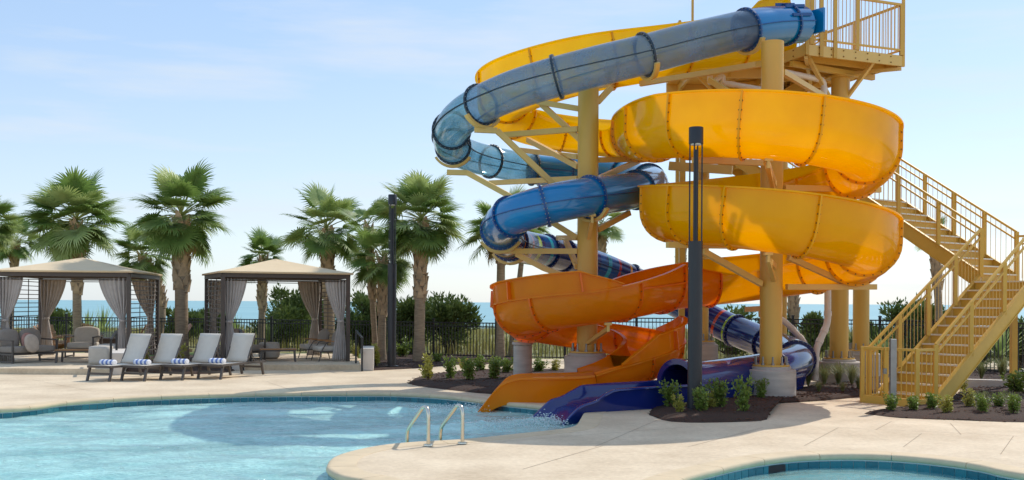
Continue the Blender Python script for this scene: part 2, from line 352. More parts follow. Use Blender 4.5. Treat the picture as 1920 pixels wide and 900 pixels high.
def pool(loop, name, water_name, wmat, tile_test, depth, cop_len):
    if area(loop) < 0: loop = loop[::-1]
    # counter-clockwise loop: left normal points into the pool
    P = resample(loop+[loop[0]], .15)[:-1]; n = len(P)
    inn = offset_loop(P, 1.0)
    nrm = [(inn[i]-P[i]).normalized() for i in range(n)]
    base = MB()
    ring0 = [up(p, -.004) for p in P]; ring1 = [up(p, -depth) for p in P]
    base.loft([ring0, ring1], cap=False)
    k = len(base.v); base.v += [tuple(up(p, -depth)) for p in P]
    for t in tessellate_polygon([[Vector((p.x, p.y, 0)) for p in P]]): base.f.append(tuple(k+i for i in t))
    bo = tag(base.build(name, 'pool_plaster'), kind='structure')
    gr = MB(); gr.loft([[up(p+nr*.006, -.07) for p, nr in zip(P, nrm)], [up(p+nr*.006, -.25) for p, nr in zip(P, nrm)]], cap=False)
    gr.build('grout_bed', 'grout', bo)
    tmesh = {}
    for i in range(n):
        a, b = P[i], P[(i+1) % n]
        if not tile_test(a): continue
        d = (b-a); l = d.length; d.normalize(); mb = MB()
        c = (a+b)/2+nrm[i]*.011
        key = (round(l, 2), random.random() < .5)
        if key not in tmesh:
            tmesh[key] = MB().box((0, 0, 0), (l-.009, .012, .142)).mesh('tile'); tmesh[key].materials.append(MATS['tile' if key[1] else 'tile_b'])
        o = place(tmesh[key], 'tile', None, bo, loc=(c.x, c.y, -.157)); o.rotation_euler = (0, 0, math.atan2(d.y, d.x))
    per = max(3, int(cop_len/.15)); i = 0
    while i < n:
        j = min(i+per, n); rings = []
        for k in range(i, j+1):
            p = P[k % n]; nr = nrm[k % n]
            f = .0
            if k == i: p = p.lerp(P[(k+1) % n], .03)
            if k == j: p = p.lerp(P[(k-1) % n], .03)
            rings.append([up(p+nr*o_, z) for o_, z in ((-.30, .004), (-.30, -.05), (.0, -.072), (.022, -.068), (.035, -.05), (.037, -.03), (.03, -.008), (.012, .006), (-.02, .009))])
        MB().loft(rings).build('coping_stone', 'coping', deck, smooth=True, sharp=50)
        i = j
    # water
    xs = [p.x for p in P]; ys = [p.y for p in P]; y_max = max(ys)+.05; x0, x1 = max(min(xs)-.05, -17), max(xs)+.05; y0 = min(ys)-.05
    st = .09; nx = int((x1-x0)/st); ny = int((y_max-y0)/st); w = MB(); amp = .02 if 'calm' not in wmat else .007
    for iy in range(ny+1):
        for ix in range(nx+1):
            x = x0+(x1-x0)*ix/nx; y = y0+(y_max-y0)*iy/ny
            z = amp*(noise.noise(Vector((x*.9, y*1.3, 0)))*1.2+.8*noise.noise(Vector((x*2.1, y*2.9, 3)))+.5*noise.noise(Vector((x*4.6, y*6, 9))))
            if 'calm' not in wmat:
                for (ax, ay, bx, by, ww) in ((-.9, 19.0, -6.0, 18.2, .5), (.4, 17.3, -2.6, 15.6, .45)):
                    dd = Vector((bx-ax, by-ay)); ll = dd.length; dd /= ll; q = Vector((x-ax, y-ay)); al = q.dot(dd); pe = abs(q.x*dd.y-q.y*dd.x)
                    if -.3 < al < ll and pe < ww: z += (1-pe/ww)*(1-max(0, al)/ll)*.09*(.4+1.1*abs(noise.noise(Vector((x*5, y*5, 1)))))
            w.v.append((x, y, WL_+z))
    for iy in range(ny):
        for ix in range(nx):
            a = iy*(nx+1)+ix; w.f.append((a, a+1, a+nx+2, a+nx+1))
    tag(w.build(water_name, wmat, smooth=True, sharp=180), kind='structure')
    return bo
pool(pool1, 'pool_basin', 'pool_water', 'pool_water', lambda a: (a.y > 15.6 and a.x < -.15) or (a.y > 16.2 and -.2 <= a.x < 1.3) or (a.y < 11.4 and a.x > -2.1 and a.y > 9.5), 1.1, .9)
b2 = pool(pool2, 'pool_basin', 'pool_water', 'calm_water', lambda a: a.y > 10.2, 1.1, .9)
# dark skimmer mouth in the tile line of the near pool
s0, s1 = at(1437, 859.5), at(1470, 856.5); d = (s1-s0); sk = tag(MB().box(up((s0+s1)/2+Vector((d.y, -d.x, 0)).normalized()*.018, -.15), (d.length, .02, .12), math.atan2(d.y, d.x)).build('pool_skimmer', 'skimmer_dark'), 'dark rectangular skimmer opening in the tile line of the near right pool', 'skimmer')
# ------------------------------------------------------------------ dunes and sea
g = MB(); xs = [-900, -500, -250, -140]+[-80+i*4 for i in range(41)]+[140, 250, 500, 900]; ys = [33.0+i*2.5 for i in range(20)]+[90, 105, 120, 140, 160, 200, 260]
for y in ys:
    for x in xs:
        t = min(1, max(0, (y-60)/90)); z = -.02+(.35*(noise.noise(Vector((x*.09, y*.11, 0)))+.25) if y > 36 else 0)
        z = lerp(z, -5.2, t*t*(3-2*t)); g.v.append((x, y, z))
for j in range(len(ys)-1):
    for i in range(len(xs)-1):
        a = j*len(xs)+i; g.f.append((a, a+1, a+len(xs)+1, a+len(xs)))
tag(g.build('ground', 'dune_soil', smooth=True, sharp=180), kind='structure')
tag(MB().add([(-30000, 120, -4.2), (30000, 120, -4.2), (30000, 45000, -4.2), (-30000, 45000, -4.2)], [(0, 1, 2, 3)]).build('sea', 'sea_water'), kind='structure')
tag(sheet('lawn', rect(-32, 33.0, -3.2, 42), [], .004, 'lawn'), kind='structure')
# ------------------------------------------------------------------ mulch beds
def bed(name, pts, hgt=.05, chips=500):
    P = resample(catmull(pts+[pts[0]], 6), .25)[:-1]; P = [Vector((p.x, p.y, 0)) for p in P]
    if area(P) < 0: P = P[::-1]
    c = sum(P, Vector())/len(P); mb = MB(); rings = []
    for f, z in ((1.0, .005), (.97, .035), (.9, hgt), (.7, hgt+.02), (.45, hgt+.03), (.2, hgt+.03)):
        rings.append([up(c+(p-c)*f, z+.02*noise.noise(p*3*f)) for p in P])
    mb.loft(rings); o = tag(mb.build(name, 'mulch', smooth=True, sharp=60), kind='structure')
    ch = MB(); k = 0
    while k < chips:
        i = random.randrange(len(P)); f = math.sqrt(random.random())*1.02; q = c+(P[i].lerp(P[(i+1) % len(P)], random.random())-c)*f
        l = random.uniform(.02, .06); a = random.random()*6.28; m_ = Matrix.Rotation(a, 3, 'Z') @ Matrix.Rotation(random.uniform(-.5, .5), 3, 'X')
        z = hgt+.025 if f < .88 else (.03 if f < .99 else .012)
        ch.box((q.x, q.y, z+random.uniform(0, .012)), (l, l*.35, .008), m=m_); k += 1
    tag(ch.build('wood_chips', 'chip', o), kind='stuff')
    return o
bed('mulch_bed', [at(x, y) for x, y in ((1216, 778), (1230, 764), (1290, 752), (1420, 742), (1520, 728), (1640, 716), (1640, 738), (1560, 750), (1440, 758), (1385, 766), (1440, 786), (1360, 792), (1260, 791))], .06, 1500)
bed('mulch_bed', [at(x, y) for x, y in ((1620, 776), (1700, 769), (1765, 764), (1790, 742), (1850, 727), (2050, 726), (2080, 785), (1930, 792), (1800, 788), (1690, 784))], .06, 1500)
bed('mulch_bed', [at(x, y) for x, y in ((764, 719), (790, 706), (850, 698), (930, 694), (1060, 694), (1180, 704), (1190, 722), (1060, 726), (960, 738), (905, 738), (840, 731), (790, 725))], .06, 1200)
bed('mulch_bed', [at(x, y) for x, y in ((698, 695), (690, 672), (760, 664), (960, 668), (985, 680), (860, 684), (790, 690))], .04, 500)
bed('mulch_bed', [at(x, y) for x, y in ((236, 697), (240, 676), (300, 668), (380, 668), (440, 676), (440, 695), (360, 702))], .04, 400)
bed('mulch_bed', [at(x, y) for x, y in ((1500, 712), (1530, 690), (1700, 684), (1920, 700), (1940, 722), (1820, 724), (1640, 718))], .03, 500)
# low retaining kerb behind the stairs
ke = tag(MB().bar(up(at(1770, 728), .1), up(at(2000, 735), .1), .2, .24).build('low_kerb_wall', 'block_wall', bevel=.01), 'low concrete kerb wall running behind the lower stairs below the black fence', 'kerb')

# white splash where the slides discharge
def splash(c, d, n, label, seed):
    rnd = random.Random(seed); mb = MB(); d = Vector(d).normalized(); sd = Vector((-d.y, d.x, 0)); c = Vector(c)
    for k in range(n):
        t = rnd.random()**1.6; p = c+d*(t*1.5)+sd*rnd.gauss(0, .22+.1*t)+Vector((0, 0, WL_+.0+abs(rnd.gauss(0, .055))*(1-t*.7))); r = rnd.uniform(.004, .015)*(1-.4*t)
        v = [p+Vector(q)*r for q in ((1.5, 0, 0), (-1.5, 0, 0), (0, 1.5, 0), (0, -1.5, 0), (0, 0, .8), (0, 0, -.8))]
        mb.add(v, [(0, 2, 4), (2, 1, 4), (1, 3, 4), (3, 0, 4), (2, 0, 5), (1, 2, 5), (3, 1, 5), (0, 3, 5)])
    tag(mb.build('splash_water', 'foam', smooth=True, sharp=180), label, 'splash', kind='stuff')
M('foam', (240, 248, 248), .4, trans=.3)
splash((-.45, 19.15, 0), (-1, -.12, 0), 1500, 'white splash where the orange run-out meets the pool', 1)
splash((.75, 17.1, 0), (-.86, -.45, 0), 1600, 'white splash where the navy run-out meets the pool', 2)
# ------------------------------------------------------------------ sweep helpers
def frames(P):
    out = []
    for i, p in enumerate(P):
        t = (P[min(i+1, len(P)-1)]-P[max(i-1, 0)]).normalized(); s = t.cross(Vector((0, 0, 1))).normalized(); out.append((p, t, s, s.cross(t)))
    return out
def arclen(P):
    d = [0]
    for a, b in zip(P, P[1:]): d.append(d[-1]+(b-a).length)
    return d
def nearest(P, q):
    q = Vector(q); return min(range(len(P)), key=lambda i: (P[i]-q).length)
# ------------------------------------------------------------------ open flume slide
HB, HR, HZ = (4.75, 19.8), 2.08, None
def hel(th, h):
    a = R(th); sn = math.sin(a); return (HB[0]+HR*sn*(.80 if (sn < 0 and th > 90) else (.965 if sn < 0 else 1)), HB[1]-HR*math.cos(a), h)
hh = {-90: 4.66, 0: 4.37, 90: 4.04, 180: 3.6, 270: 3.1, 360: 2.74, 450: 2.3, 540: 1.88}
def hint(t):
    k = sorted(hh); 
    for a, b in zip(k, k[1:]):
        if a <= t <= b: return lerp(hh[a], hh[b], (t-a)/(b-a))
AC, AR = (1.55, 20.6), 1.36
def hela(ph, h):                          # clockwise loop round the left column
    a = R(ph); return (AC[0]-AR*math.sin(a), AC[1]-AR*math.cos(a), h)
def hA(p):
    K = ((0, 1.46), (180, .86), (270, .54), (320, .30), (345, .10), (360, .02))
    for (a, va), (b, vb) in zip(K, K[1:]):
        if a <= p <= b: return lerp(va, vb, (p-a)/(b-a))
ctl = [(6.3, 23.1, 7.42), (5.3, 22.9, 7.2), (4.1, 22.35, 6.95), (2.9, 21.8, 6.62), (1.7, 21.55, 6.36), (.65, 21.8, 6.12), (-.08, 22.5, 5.96), (-.25, 23.5, 5.85), (.2, 24.5, 5.75), (1.1, 25.0, 5.62), (2.0, 24.85, 5.48), (2.6, 24.2, 5.32), (2.83, 23.3, 5.16), (2.78, 22.2, 5.0), (2.69, 21, 4.83)]
ctl += [hel(t, hint(t)) for t in range(-90, 541, 30)]
ctl += [(3.85, 21.62, 1.79), (3.05, 20.85, 1.69), (2.35, 19.85, 1.58)]
ctl += [hela(p, hA(p)) for p in range(0, 361, 30)]
FP = smoothp(resample(catmull(ctl), .12), 10); FF = frames(FP); FL = arclen(FP)
W = .56
def kf(keys):                              # piecewise-linear value along the flume
    ks = [(nearest_after(q, i0), v) for q, i0, v in keys]
    return ks
idx_hel0 = nearest(FP, hel(-90, 4.66)); idx_up_l = nearest(FP, (-.25, 23.5, 5.85)); idx_ret = nearest(FP, (2.83, 23.3, 5.16))
idx_far3 = nearest(FP, hel(540, 1.88)); idx_or0 = nearest(FP, (3.05, 20.85, 1.69)); idx_a0 = nearest(FP, hela(0, 1.46)); idx_a180 = nearest(FP, hela(180, .9)); idx_end = len(FP)-1
KL = [(0, 1.35), (7, 1.3), (12, 1.0), (idx_up_l, 1.12), (idx_ret, .85), (idx_hel0, .62), (idx_far3, .60), (idx_or0, .95), (idx_a0, .62), (idx_end-14, .60), (idx_end, .52)]
KR = [(0, 1.35), (7, 1.3), (12, 1.0), (int(idx_up_l*.5), .62), (idx_ret-8, .60), (idx_hel0, 1.0), (idx_hel0+10, 1.08), (idx_far3, 1.0), (idx_or0, .8), (idx_a0, .58), (idx_end-14, .58), (idx_end, .5)]
def interp(K, i):
    for (a, va), (b, vb) in zip(K, K[1:]):
        if a <= i <= b: return lerp(va, vb, (i-a)/max(1, b-a))
    return K[-1][1]
def prof(hl, hr, off, lip=True):
    """open U from left rim to right rim, offset outwards by off"""
    w = W+off; pts = [(-w, hl), (-w, max(.57, (hl+.56)/2))]
    for k in range(15):
        a = math.pi+math.pi*k/14; pts.append((w*math.cos(a), W+w*math.sin(a)))
    return pts+[(w, max(.57, (hr+.56)/2)), (w, hr)]
def ringF(i, off0=0.0, off1=.022):
    p, t, s, u = FF[i]; hl, hr = interp(KL, i), interp(KR, i)
    inn = prof(hl, hr, off0); out = prof(hl, hr, off1)
    lipr = [(W+.075, hr), (W+.075, hr-.03), (W+off1, hr-.03)]; lipl = [(-W-off1, hl-.03), (-W-.075, hl-.03), (-W-.075, hl)]
    out2 = out[:]; out2[-1] = None; out2[0] = None
    loop = inn+lipr+list(reversed(out[1:-1]))+lipl
    return [p+s*a+u*b for a, b in loop]
flume = thing('open_water_slide', 'yellow to orange open flume water slide spiralling down to the pool', 'water slide', (4.75, 19.8, 0))
# joints: index, colour before the joint
step = .12
cuts = [0]; L = FL[-1]
targets = [1.3, 2.9, 4.6, 6.0, 7.4, 8.8, 10.4, 12.0, 13.4, 14.8]
base = FL[idx_hel0]
targets = [t for t in targets if t < base-.8]+[base+.1]
th_marks = [-52, -22, 8, 62, 98, 130, 165, 200, 235, 270, 300, 330, 368, 422, 455, 488, 520]
targets += [FL[nearest(FP, hel(t, hint(t)))] for t in th_marks]
targets += [FL[nearest(FP, (4.2, 21.75, 1.82))], FL[idx_or0], FL[nearest(FP, (2.1, 19.55, 1.54))], FL[nearest(FP, hela(35, 1.35))], FL[nearest(FP, hela(75, 1.22))], FL[nearest(FP, hela(118, 1.09))], FL[nearest(FP, hela(170, .93))], FL[nearest(FP, hela(225, .76))], FL[nearest(FP, hela(285, .57))], FL[nearest(FP, hela(325, .45))]]
targets = sorted(targets)
ci = []
for t in targets:
    i = min(range(len(FL)), key=lambda k: abs(FL[k]-t))
    if not ci or i-ci[-1] > 3: ci.append(i)
ci = [0]+[c for c in ci if 4 < c < len(FP)-4]+[len(FP)-1]
i_or = nearest(FP, (4.2, 21.75, 1.82))
def flange(i, mat, o0=.02, o1=.075, th=.035):
    p, t, s, u = FF[i]; hl, hr = interp(KL, i)-.03, interp(KR, i)-.03
    A = prof(hl, hr, o0); B = prof(hl, hr, o1); mb = MB(); n = len(A)
    rings = []
    for (a, b), (c, d) in zip(A, B):
        rings.append([p+s*a+u*b-t*th/2, p+s*c+u*d-t*th/2, p+s*c+u*d+t*th/2, p+s*a+u*b+t*th/2])
    mb.loft(rings); fo = mb.build('joint_flange', mat, flume)
    bm_ = MB(); Cc = resample([p+s*a+u*b for a, b in prof(hl, hr, .05)], .16)
    for q in Cc[1:-1]:
        for sg in (-1, 1):
            bm_.tube([q+t*sg*th*.45, q+t*sg*(th*.5+.014)], .014, 6)
    tag(bm_.build('bolts', 'bolt_steel', fo), kind='stuff')
for a, b in zip(ci, ci[1:]):
    mb = MB(); mb.loft([ringF(k) for k in range(a, b+1)])
    mat = 'orange_fibreglass' if a >= i_or-2 else ('yellow_fibreglass' if a < idx_hel0-3 else 'amber_fibreglass')
    mb.build('flume_section', mat, flume, smooth=True, sharp=35)
for c in ci[1:-1]: flange(c, 'orange_flange' if c >= i_or-2 else 'yellow_flange')
# splash guards that stand on the outer rim of the orange loop
def guard(i0, i1, h=.36, taper=4, left=True):
    mb = MB(); rings = []
    for i in range(i0, i1+1):
        p, t, s, u = FF[i]; hl = interp(KL, i); k = min(1, (i-i0)/taper, (i1-i)/taper); hg = .03+h*k; sg = -1
        q = [(W, hl), (W+.04, hl), (W+.05, hl+hg), (W+.11, hl+hg), (W+.11, hl+hg+.025), (W+.02, hl+hg+.025)]
        rings.append([p+s*a*sg+u*b for a, b in q])
    mb.loft(rings); mb.build('splash_guard', 'orange_fibreglass', flume, smooth=True, sharp=35)
    for i in range(i0+taper, i1-1, 9):
        p, t, s, u = FF[i]; hl = interp(KL, i); b_ = MB()
        b_.add([p-s*(W+.05)+u*hl+t*o for o in (-.015, .015)]+[p-s*(W+.13)+u*hl+t*o for o in (-.015, .015)]+[p-s*(W+.06)+u*(hl+h)+t*o for o in (-.015, .015)]+[p-s*(W+.12)+u*(hl+h)+t*o for o in (-.015, .015)], [(0, 1, 5, 4), (2, 3, 7, 6), (0, 2, 6, 4), (1, 3, 7, 5), (4, 5, 7, 6), (0, 1, 3, 2)])
        b_.build('guard_rib', 'orange_flange', flume)
guard(nearest(FP, (1.85, 19.36, 1.5)), nearest(FP, hela(150, .94)), .34)
guard(nearest(FP, hela(232, .65)), nearest(FP, hela(344, .26)), .36, 5)
# stiffening ledge along the outer wall of the orange run
ld = MB(); rr = []
for i in range(idx_or0-1, nearest(FP, (2.1, 19.55, 1.54))+1):
    p, t, s, u = FF[i]; rr.append([p-s*(W+.02)+u*.6, p-s*(W+.085)+u*.6, p-s*(W+.085)+u*.57, p-s*(W+.02)+u*.57])
if len(rr) > 2: ld.loft(rr).build('stiffening_ledge', 'orange_flange', flume)
# run-out trough of the orange slide
def trough(rows, w, mat, parent, name='runout_trough'):
    """rows: x, y, floor height, wall top height"""
    P = resample(catmull([Vector((r[0], r[1], 0)) for r in rows], 8), .05); n = len(P)
    def val(p, k):
        best = min(range(len(rows)-1), key=lambda i: abs((Vector((rows[i][0], rows[i][1], 0)).lerp(Vector((rows[i+1][0], rows[i+1][1], 0)), .5)-p).length))
        q = [(Vector((r[0], r[1], 0))-Vector((rows[0][0], rows[0][1], 0))).length for r in rows]; d = (p-Vector((rows[0][0], rows[0][1], 0))).length
        for i in range(len(q)-1):
            if q[i] <= d <= q[i+1]:
                t = (d-q[i])/(q[i+1]-q[i]); t = t*t*(3-2*t) if k == 3 else t; return lerp(rows[i][k], rows[i+1][k], t)
        return rows[-1][k]
    fl = [val(p, 2) for p in P]; tp = [val(p, 3) for p in P]
    for _ in range(4): fl = [fl[0]]+[(fl[i-1]+2*fl[i]+fl[i+1])/4 for i in range(1, n-1)]+[fl[-1]]; tp = [tp[0]]+[(tp[i-1]+2*tp[i]+tp[i+1])/4 for i in range(1, n-1)]+[tp[-1]]
    rings = []
    for i, (p, t, s, u) in enumerate(frames(P)):
        f, h = fl[i], max(tp[i], fl[i]+.07); s = Vector((s.x, s.y, 0)).normalized(); e_ = h-f
        half = [(w+.07, h-.035), (w+.07, h-.005), (w+.06, h+.006), (w+.02, h+.006), (w-.005, h-.02), (w-.02, f+e_*.6), (w-.06, f+e_*.25), (w-.14, f+.03)]
        lo = [(w+.03, h-.045), (w+.02, f+e_*.5), (w+.01, f-.045)]
        loop = [(a, b) for a, b in half]+[(0, f)]+[(-a, b) for a, b in reversed(half)]+[(-a, b) for a, b in lo]+[(a, b) for a, b in reversed(lo)]
        rings.append([Vector((p.x, p.y, 0))+s*a+UPZ0*b for a, b in loop])
    return MB().loft(rings).build(name, mat, parent, smooth=True, sharp=45)
UPZ0 = Vector((0, 0, 1))
e = FP[-1]
trough([(e.x+.05, e.y, e.z-.0, e.z+.5), (1.3, 19.23, .015, .49), (1.05, 19.22, .015, .48), (.6, 19.2, .015, .47), (.15, 19.2, .015, .46), (-.1, 19.2, .01, .40), (-.32, 19.21, -.08, .19), (-.5, 19.22, -.22, -.06), (-.66, 19.23, -.38, -.27)], .5, 'orange_fibreglass', flume)
# entry hoods at the top
for x, y, z in ((5.75, 23.05, 8.25), (5.0, 22.85, 8.1)):
    pass
# ------------------------------------------------------------------ tube slide
bl = [(1500, 46, 21.3), (1440, 48, 20.7), (1390, 57, 20.3), (1300, 78, 19.9), (1207, 103, 19.55), (1120, 124, 19.35), (1040, 145, 19.4), (965, 168, 19.7), (900, 197, 20.3), (862, 222, 21.1), (845, 248, 22.2), (845, 268, 23.3), (862, 285, 24.4), (900, 298, 25.2), (945, 308, 25.8), (1010, 319, 26.3), (1090, 326, 26.4), (1160, 331, 26.0), (1207, 337, 25.0), (1222, 343, 23.8), (1212, 350, 22.4), (1180, 359, 21.2), (1104, 369, 20.0), (1055, 377, 19.65), (1020, 385, 19.6), (980, 397, 19.7), (948, 412, 20.2), (938, 430, 21.2), (948, 450, 22.4), (980, 463, 23.5), (1026, 472, 24.4), (1080, 487, 25.3), (1130, 503, 25.9), (1200, 533, 26.5), (1260, 563, 26.7), (1330, 598, 26.4), (1378, 620, 25.9), (1430, 641, 25.0), (1468, 657, 23.8)]
bw = [atd(*q) for q in bl]+[Vector((6.28, 22.4, .66)), Vector((5.95, 21.5, .56)), Vector((5.3, 20.72, .48)), Vector((4.5, 20.0, .42)), Vector((3.7, 19.2, .38)), Vector((3.05, 18.62, .36))]
BP = smoothp(resample(catmull(bw), .12), 8); BF = frames(BP); BL_ = arclen(BP); TR = .385
tubeS = thing('tube_water_slide', 'blue enclosed tube water slide with clear upper sections and navy exit trough', 'water slide', (1.5, 20, 0))
def stripe_mat():
    m = M('striped_navy', (22, 30, 100), .14, coat=.6, trans=.12); nt = m.node_tree; L = nt.links; p = nt.nodes['Principled BSDF']
    t = nt.nodes.new('ShaderNodeUVMap'); sp = nt.nodes.new('ShaderNodeSeparateXYZ'); L.new(t.outputs[0], sp.inputs[0])
    fr_ = nt.nodes.new('ShaderNodeMath'); fr_.operation = 'FRACT'; L.new(sp.outputs[0], fr_.inputs[0])
    cr = nt.nodes.new('ShaderNodeValToRGB'); cr.color_ramp.interpolation = 'CONSTANT'; el = cr.color_ramp.elements
    navy = lin((22, 34, 112)); blue = lin((12, 78, 150))
    sq = [(0, navy), (.08, lin((206, 70, 30))), (.12, navy), (.24, lin((170, 200, 40))), (.31, navy), (.38, blue), (.5, lin((40, 170, 200))), (.55, blue), (.66, lin((190, 40, 50))), (.69, navy), (.82, lin((230, 150, 30))), (.85, navy)]
    el[0].position = 0; el[0].color = navy; el[1].position = .08; el[1].color = sq[1][1]
    for pos, c in sq[2:]:
        e_ = el.new(pos); e_.color = c
    L.new(fr_.outputs[0], cr.inputs['Fac']); L.new(cr.outputs['Color'], p.inputs['Base Color'])
stripe_mat()
def tube_ring(i, r, n=28):
    p, t, s, u = BF[i]; return [p+(s*math.cos(2*math.pi*k/n)+u*math.sin(2*math.pi*k/n))*r for k in range(n)]
def tube_section(a, b, mat, th=.018):
    mb = MB(); uv = []
    outer = [tube_ring(k, TR) for k in range(a, b+1)]; inner = [tube_ring(k, TR-th) for k in range(b, a-1, -1)]
    rings = outer+inner+[outer[0]]
    mb.loft(rings, cap=False)
    mb.uv = []
    ks = list(range(a, b+1))+list(range(b, a-1, -1))+[a]
    for k in ks: mb.uv += [(BL_[k]*.42, j/28) for j in range(28)]
    return mb.build('tube_section', mat, tubeS, smooth=True, sharp=60)
marks = [(1470, 47, 'blue_fibreglass'), (1395, 56, 'blue_fibreglass'), (1207, 103, 'clear_smoke'), (1040, 145, 'clear_smoke'), (900, 197, 'clear_smoke'), (848, 244, 'clear_aqua'), (848, 276, 'clear_aqua'), (921, 302, 'clear_aqua'), (1000, 318, 'clear_aqua'), (1072, 325, 'blue_fibreglass'), (1160, 331, 'blue_fibreglass'), (1215, 340, 'blue_fibreglass'), (1192, 356, 'blue_fibreglass'), (1104, 369, 'blue_fibreglass'), (1020, 385, 'blue_fibreglass'), (958, 407, 'blue_fibreglass'), (939, 432, 'blue_fibreglass'), (958, 456, 'striped_navy'), (1026, 472, 'striped_navy'), (1055, 480, 'navy_fibreglass'), (1180, 524, 'striped_navy'), (1378, 620, 'striped_navy'), (1440, 646, 'navy_fibreglass')]
def proj(p):
    a, b = p.x/p.y, (EYE-p.z)/p.y; c, s = math.cos(ROLL), math.sin(ROLL)
    return (CX+F*(a*c-b*s), HY+F*(a*s+b*c))
PX = [proj(p) for p in BP]
mi = []; last = 0
for x, y, m_ in marks:
    j = min(range(last, len(PX)), key=lambda k: math.hypot(PX[k][0]-x, PX[k][1]-y)+abs(k-last)*.02); mi.append((j, m_)); last = j+2
tail = [nearest(BP, (6.2, 22.1, .62)), nearest(BP, (5.3, 20.72, .48)), len(BP)-1]
mi += [(tail[0], 'navy_fibreglass'), (tail[1], 'navy_fibreglass'), (tail[2], 'navy_fibreglass')]
a = 0
flm = {'blue_fibreglass': 'blue_flange', 'clear_smoke': 'dark_flange', 'clear_aqua': 'dark_flange', 'striped_navy': 'navy_flange', 'navy_fibreglass': 'navy_flange'}
for k, (j, m_) in enumerate(mi):
    if j <= a+1: continue
    tube_section(a, j, m_)
    # ring flange at the joint
    if k < len(mi)-1:
        p, t, s, u = BF[j]; mb = MB(); rg = []
        for q in range(33):
            an = 2*math.pi*q/32; dv = s*math.cos(an)+u*math.sin(an)
            rg.append([p+dv*(TR-.005)-t*.02, p+dv*(TR+.05)-t*.02, p+dv*(TR+.05)+t*.02, p+dv*(TR-.005)+t*.02])
        mb.loft(rg, cap=False); fo = mb.build('joint_flange', flm[m_], tubeS)
        bb = MB()
        for q in range(26):
            an = 2*math.pi*q/26; dv = s*math.cos(an)+u*math.sin(an)
            bb.tube([p+dv*(TR+.034)-t*.04, p+dv*(TR+.034)+t*.04], .011, 5)
        tag(bb.build('bolts', 'galv', fo), kind='stuff')
    # long seam where the two half shells meet
    sm_ = MB()
    for sg in (-1, 1):
        rg = []
        for q in range(a, j+1):
            p, t, s, u = BF[q]; c = p+s*sg*TR; rg.append([c+s*sg*.025+u*.008, c-s*sg*.01+u*.008, c-s*sg*.01-u*.008, c+s*sg*.025-u*.008])
        sm_.loft(rg)
    sm_.build('half_shell_seam', flm[m_], tubeS)
    a = j
# exit arch and open navy trough
e = BP[-1]; p, t, s, u = BF[-1]; mb = MB(); rg = []
for q in range(21):
    an = -.15+(math.pi+.3)*q/20; dv = s*math.cos(an)+Vector((0, 0, 1))*math.sin(an); w_ = .10+.5*max(0, math.sin(an))*0
    rg.append([e+dv*(TR-.01)-t*.05, e+dv*(TR+.09)-t*.05, e+dv*(TR+.09)+t*.03, e+dv*(TR-.01)+t*(.03)])
mb.loft(rg).build('exit_arch', 'navy_fibreglass', tubeS, smooth=True, sharp=50)
trough([(3.35, 18.8, .03, .4), (3.05, 18.62, .02, .4), (2.2, 18.1, .01, .395), (1.5, 17.69, .035, .38), (1.32, 17.59, .03, .29), (1.15, 17.49, .012, .19), (.93, 17.36, -.07, .15), (.72, 17.24, -.2, -.03), (.6, 17.17, -.3, -.16), (.48, 17.1, -.42, -.3)], .45, 'navy_fibreglass', tubeS)
# cradle trough under the last tube length
cr_ = MB(); rg = []
for i in range(tail[1]-4, len(BP)-1):
    p, t, s, u = BF[i]; rg.append([p-s*(TR+.12)+u*(-.1), p-s*(TR+.02)+u*(-.1), p-s*(TR+.02)-u*.34, p+s*(TR+.02)-u*.34, p+s*(TR+.02)-u*.1, p+s*(TR+.12)-u*.1, p+s*(TR+.12)-u*.15, p+s*(TR+.05)-u*.40, p-s*(TR+.05)-u*.40, p-s*(TR+.12)-u*.15])
cr_.loft(rg).build('cradle_trough', 'navy_fibreglass', tubeS, smooth=True, sharp=40)
# ------------------------------------------------------------------ support columns
def column(name, x, y, top, r, pier_r, pier_h, label, flange_top=False, steel_base=.0):
    c = thing(name, label, 'support column', (x, y, 0), 0, 'tan steel support columns on concrete piers')
    MB().lathe((x, y, 0), [(pier_r, -.02), (pier_r, pier_h-.02), (pier_r-.02, pier_h)], 40).build('concrete_pier', 'concrete_pier', c, smooth=True)
    z = pier_h
    MB().lathe((x, y, z), [(r+.17, .0), (r+.17, .05), (r+.13, .06)], 32).build('grout_pad', 'concrete_pier', c, smooth=True)
    bp = MB().lathe((x, y, z+.06), [(r+.14, 0), (r+.14, .03)], 32).build('base_plate', 'tower_paint', c, smooth=True)
    bo = MB()
    for k in range(10):
        a = 2*math.pi*(k+.3)/10; q = Vector((x+(r+.09)*math.cos(a), y+(r+.09)*math.sin(a), z+.09)); bo.tube([q, q+Vector((0, 0, .16))], .018, 6); bo.tube([q, q+Vector((0, 0, .035))], .034, 6)
    tag(bo.build('anchor_bolts', 'galv', bp), kind='stuff')
    sh = MB().lathe((x, y, z+.09), [(r, 0), (r, top-z-.09), (r-.03, top-z-.09), (r-.03, top-z-.5)], 40, cap=False); sh.build('column_shaft', 'tower_paint', c, smooth=True)
    if flange_top: MB().lathe((x, y, top), [(r+.12, 0), (r+.12, .04)], 32).build('top_flange', 'tower_paint', c, smooth=True)
    return c
colA = column('support_column', 1.53, 20.6, 6.2, .21, .46, .78, 'tall tan support column rising through the orange loop and the blue tube bends')
colB = column('support_column', 5.05, 19.75, 6.95, .215, .48, .58, 'tan support column at the front centre of the yellow spiral, nearest of all')
colD = column('support_column', *atd(1318, 640, 24.2).to_2d(), 5.15, .13, .36, .88, 'slim tan support column half hidden behind the black lamp post by the spiral')
colC = column('support_column', *atd(1573, 690, 23.6).to_2d(), 7.1, .21, .50, .52, 'thick tan column under the top platform, standing right of the grey drain pipe', True)
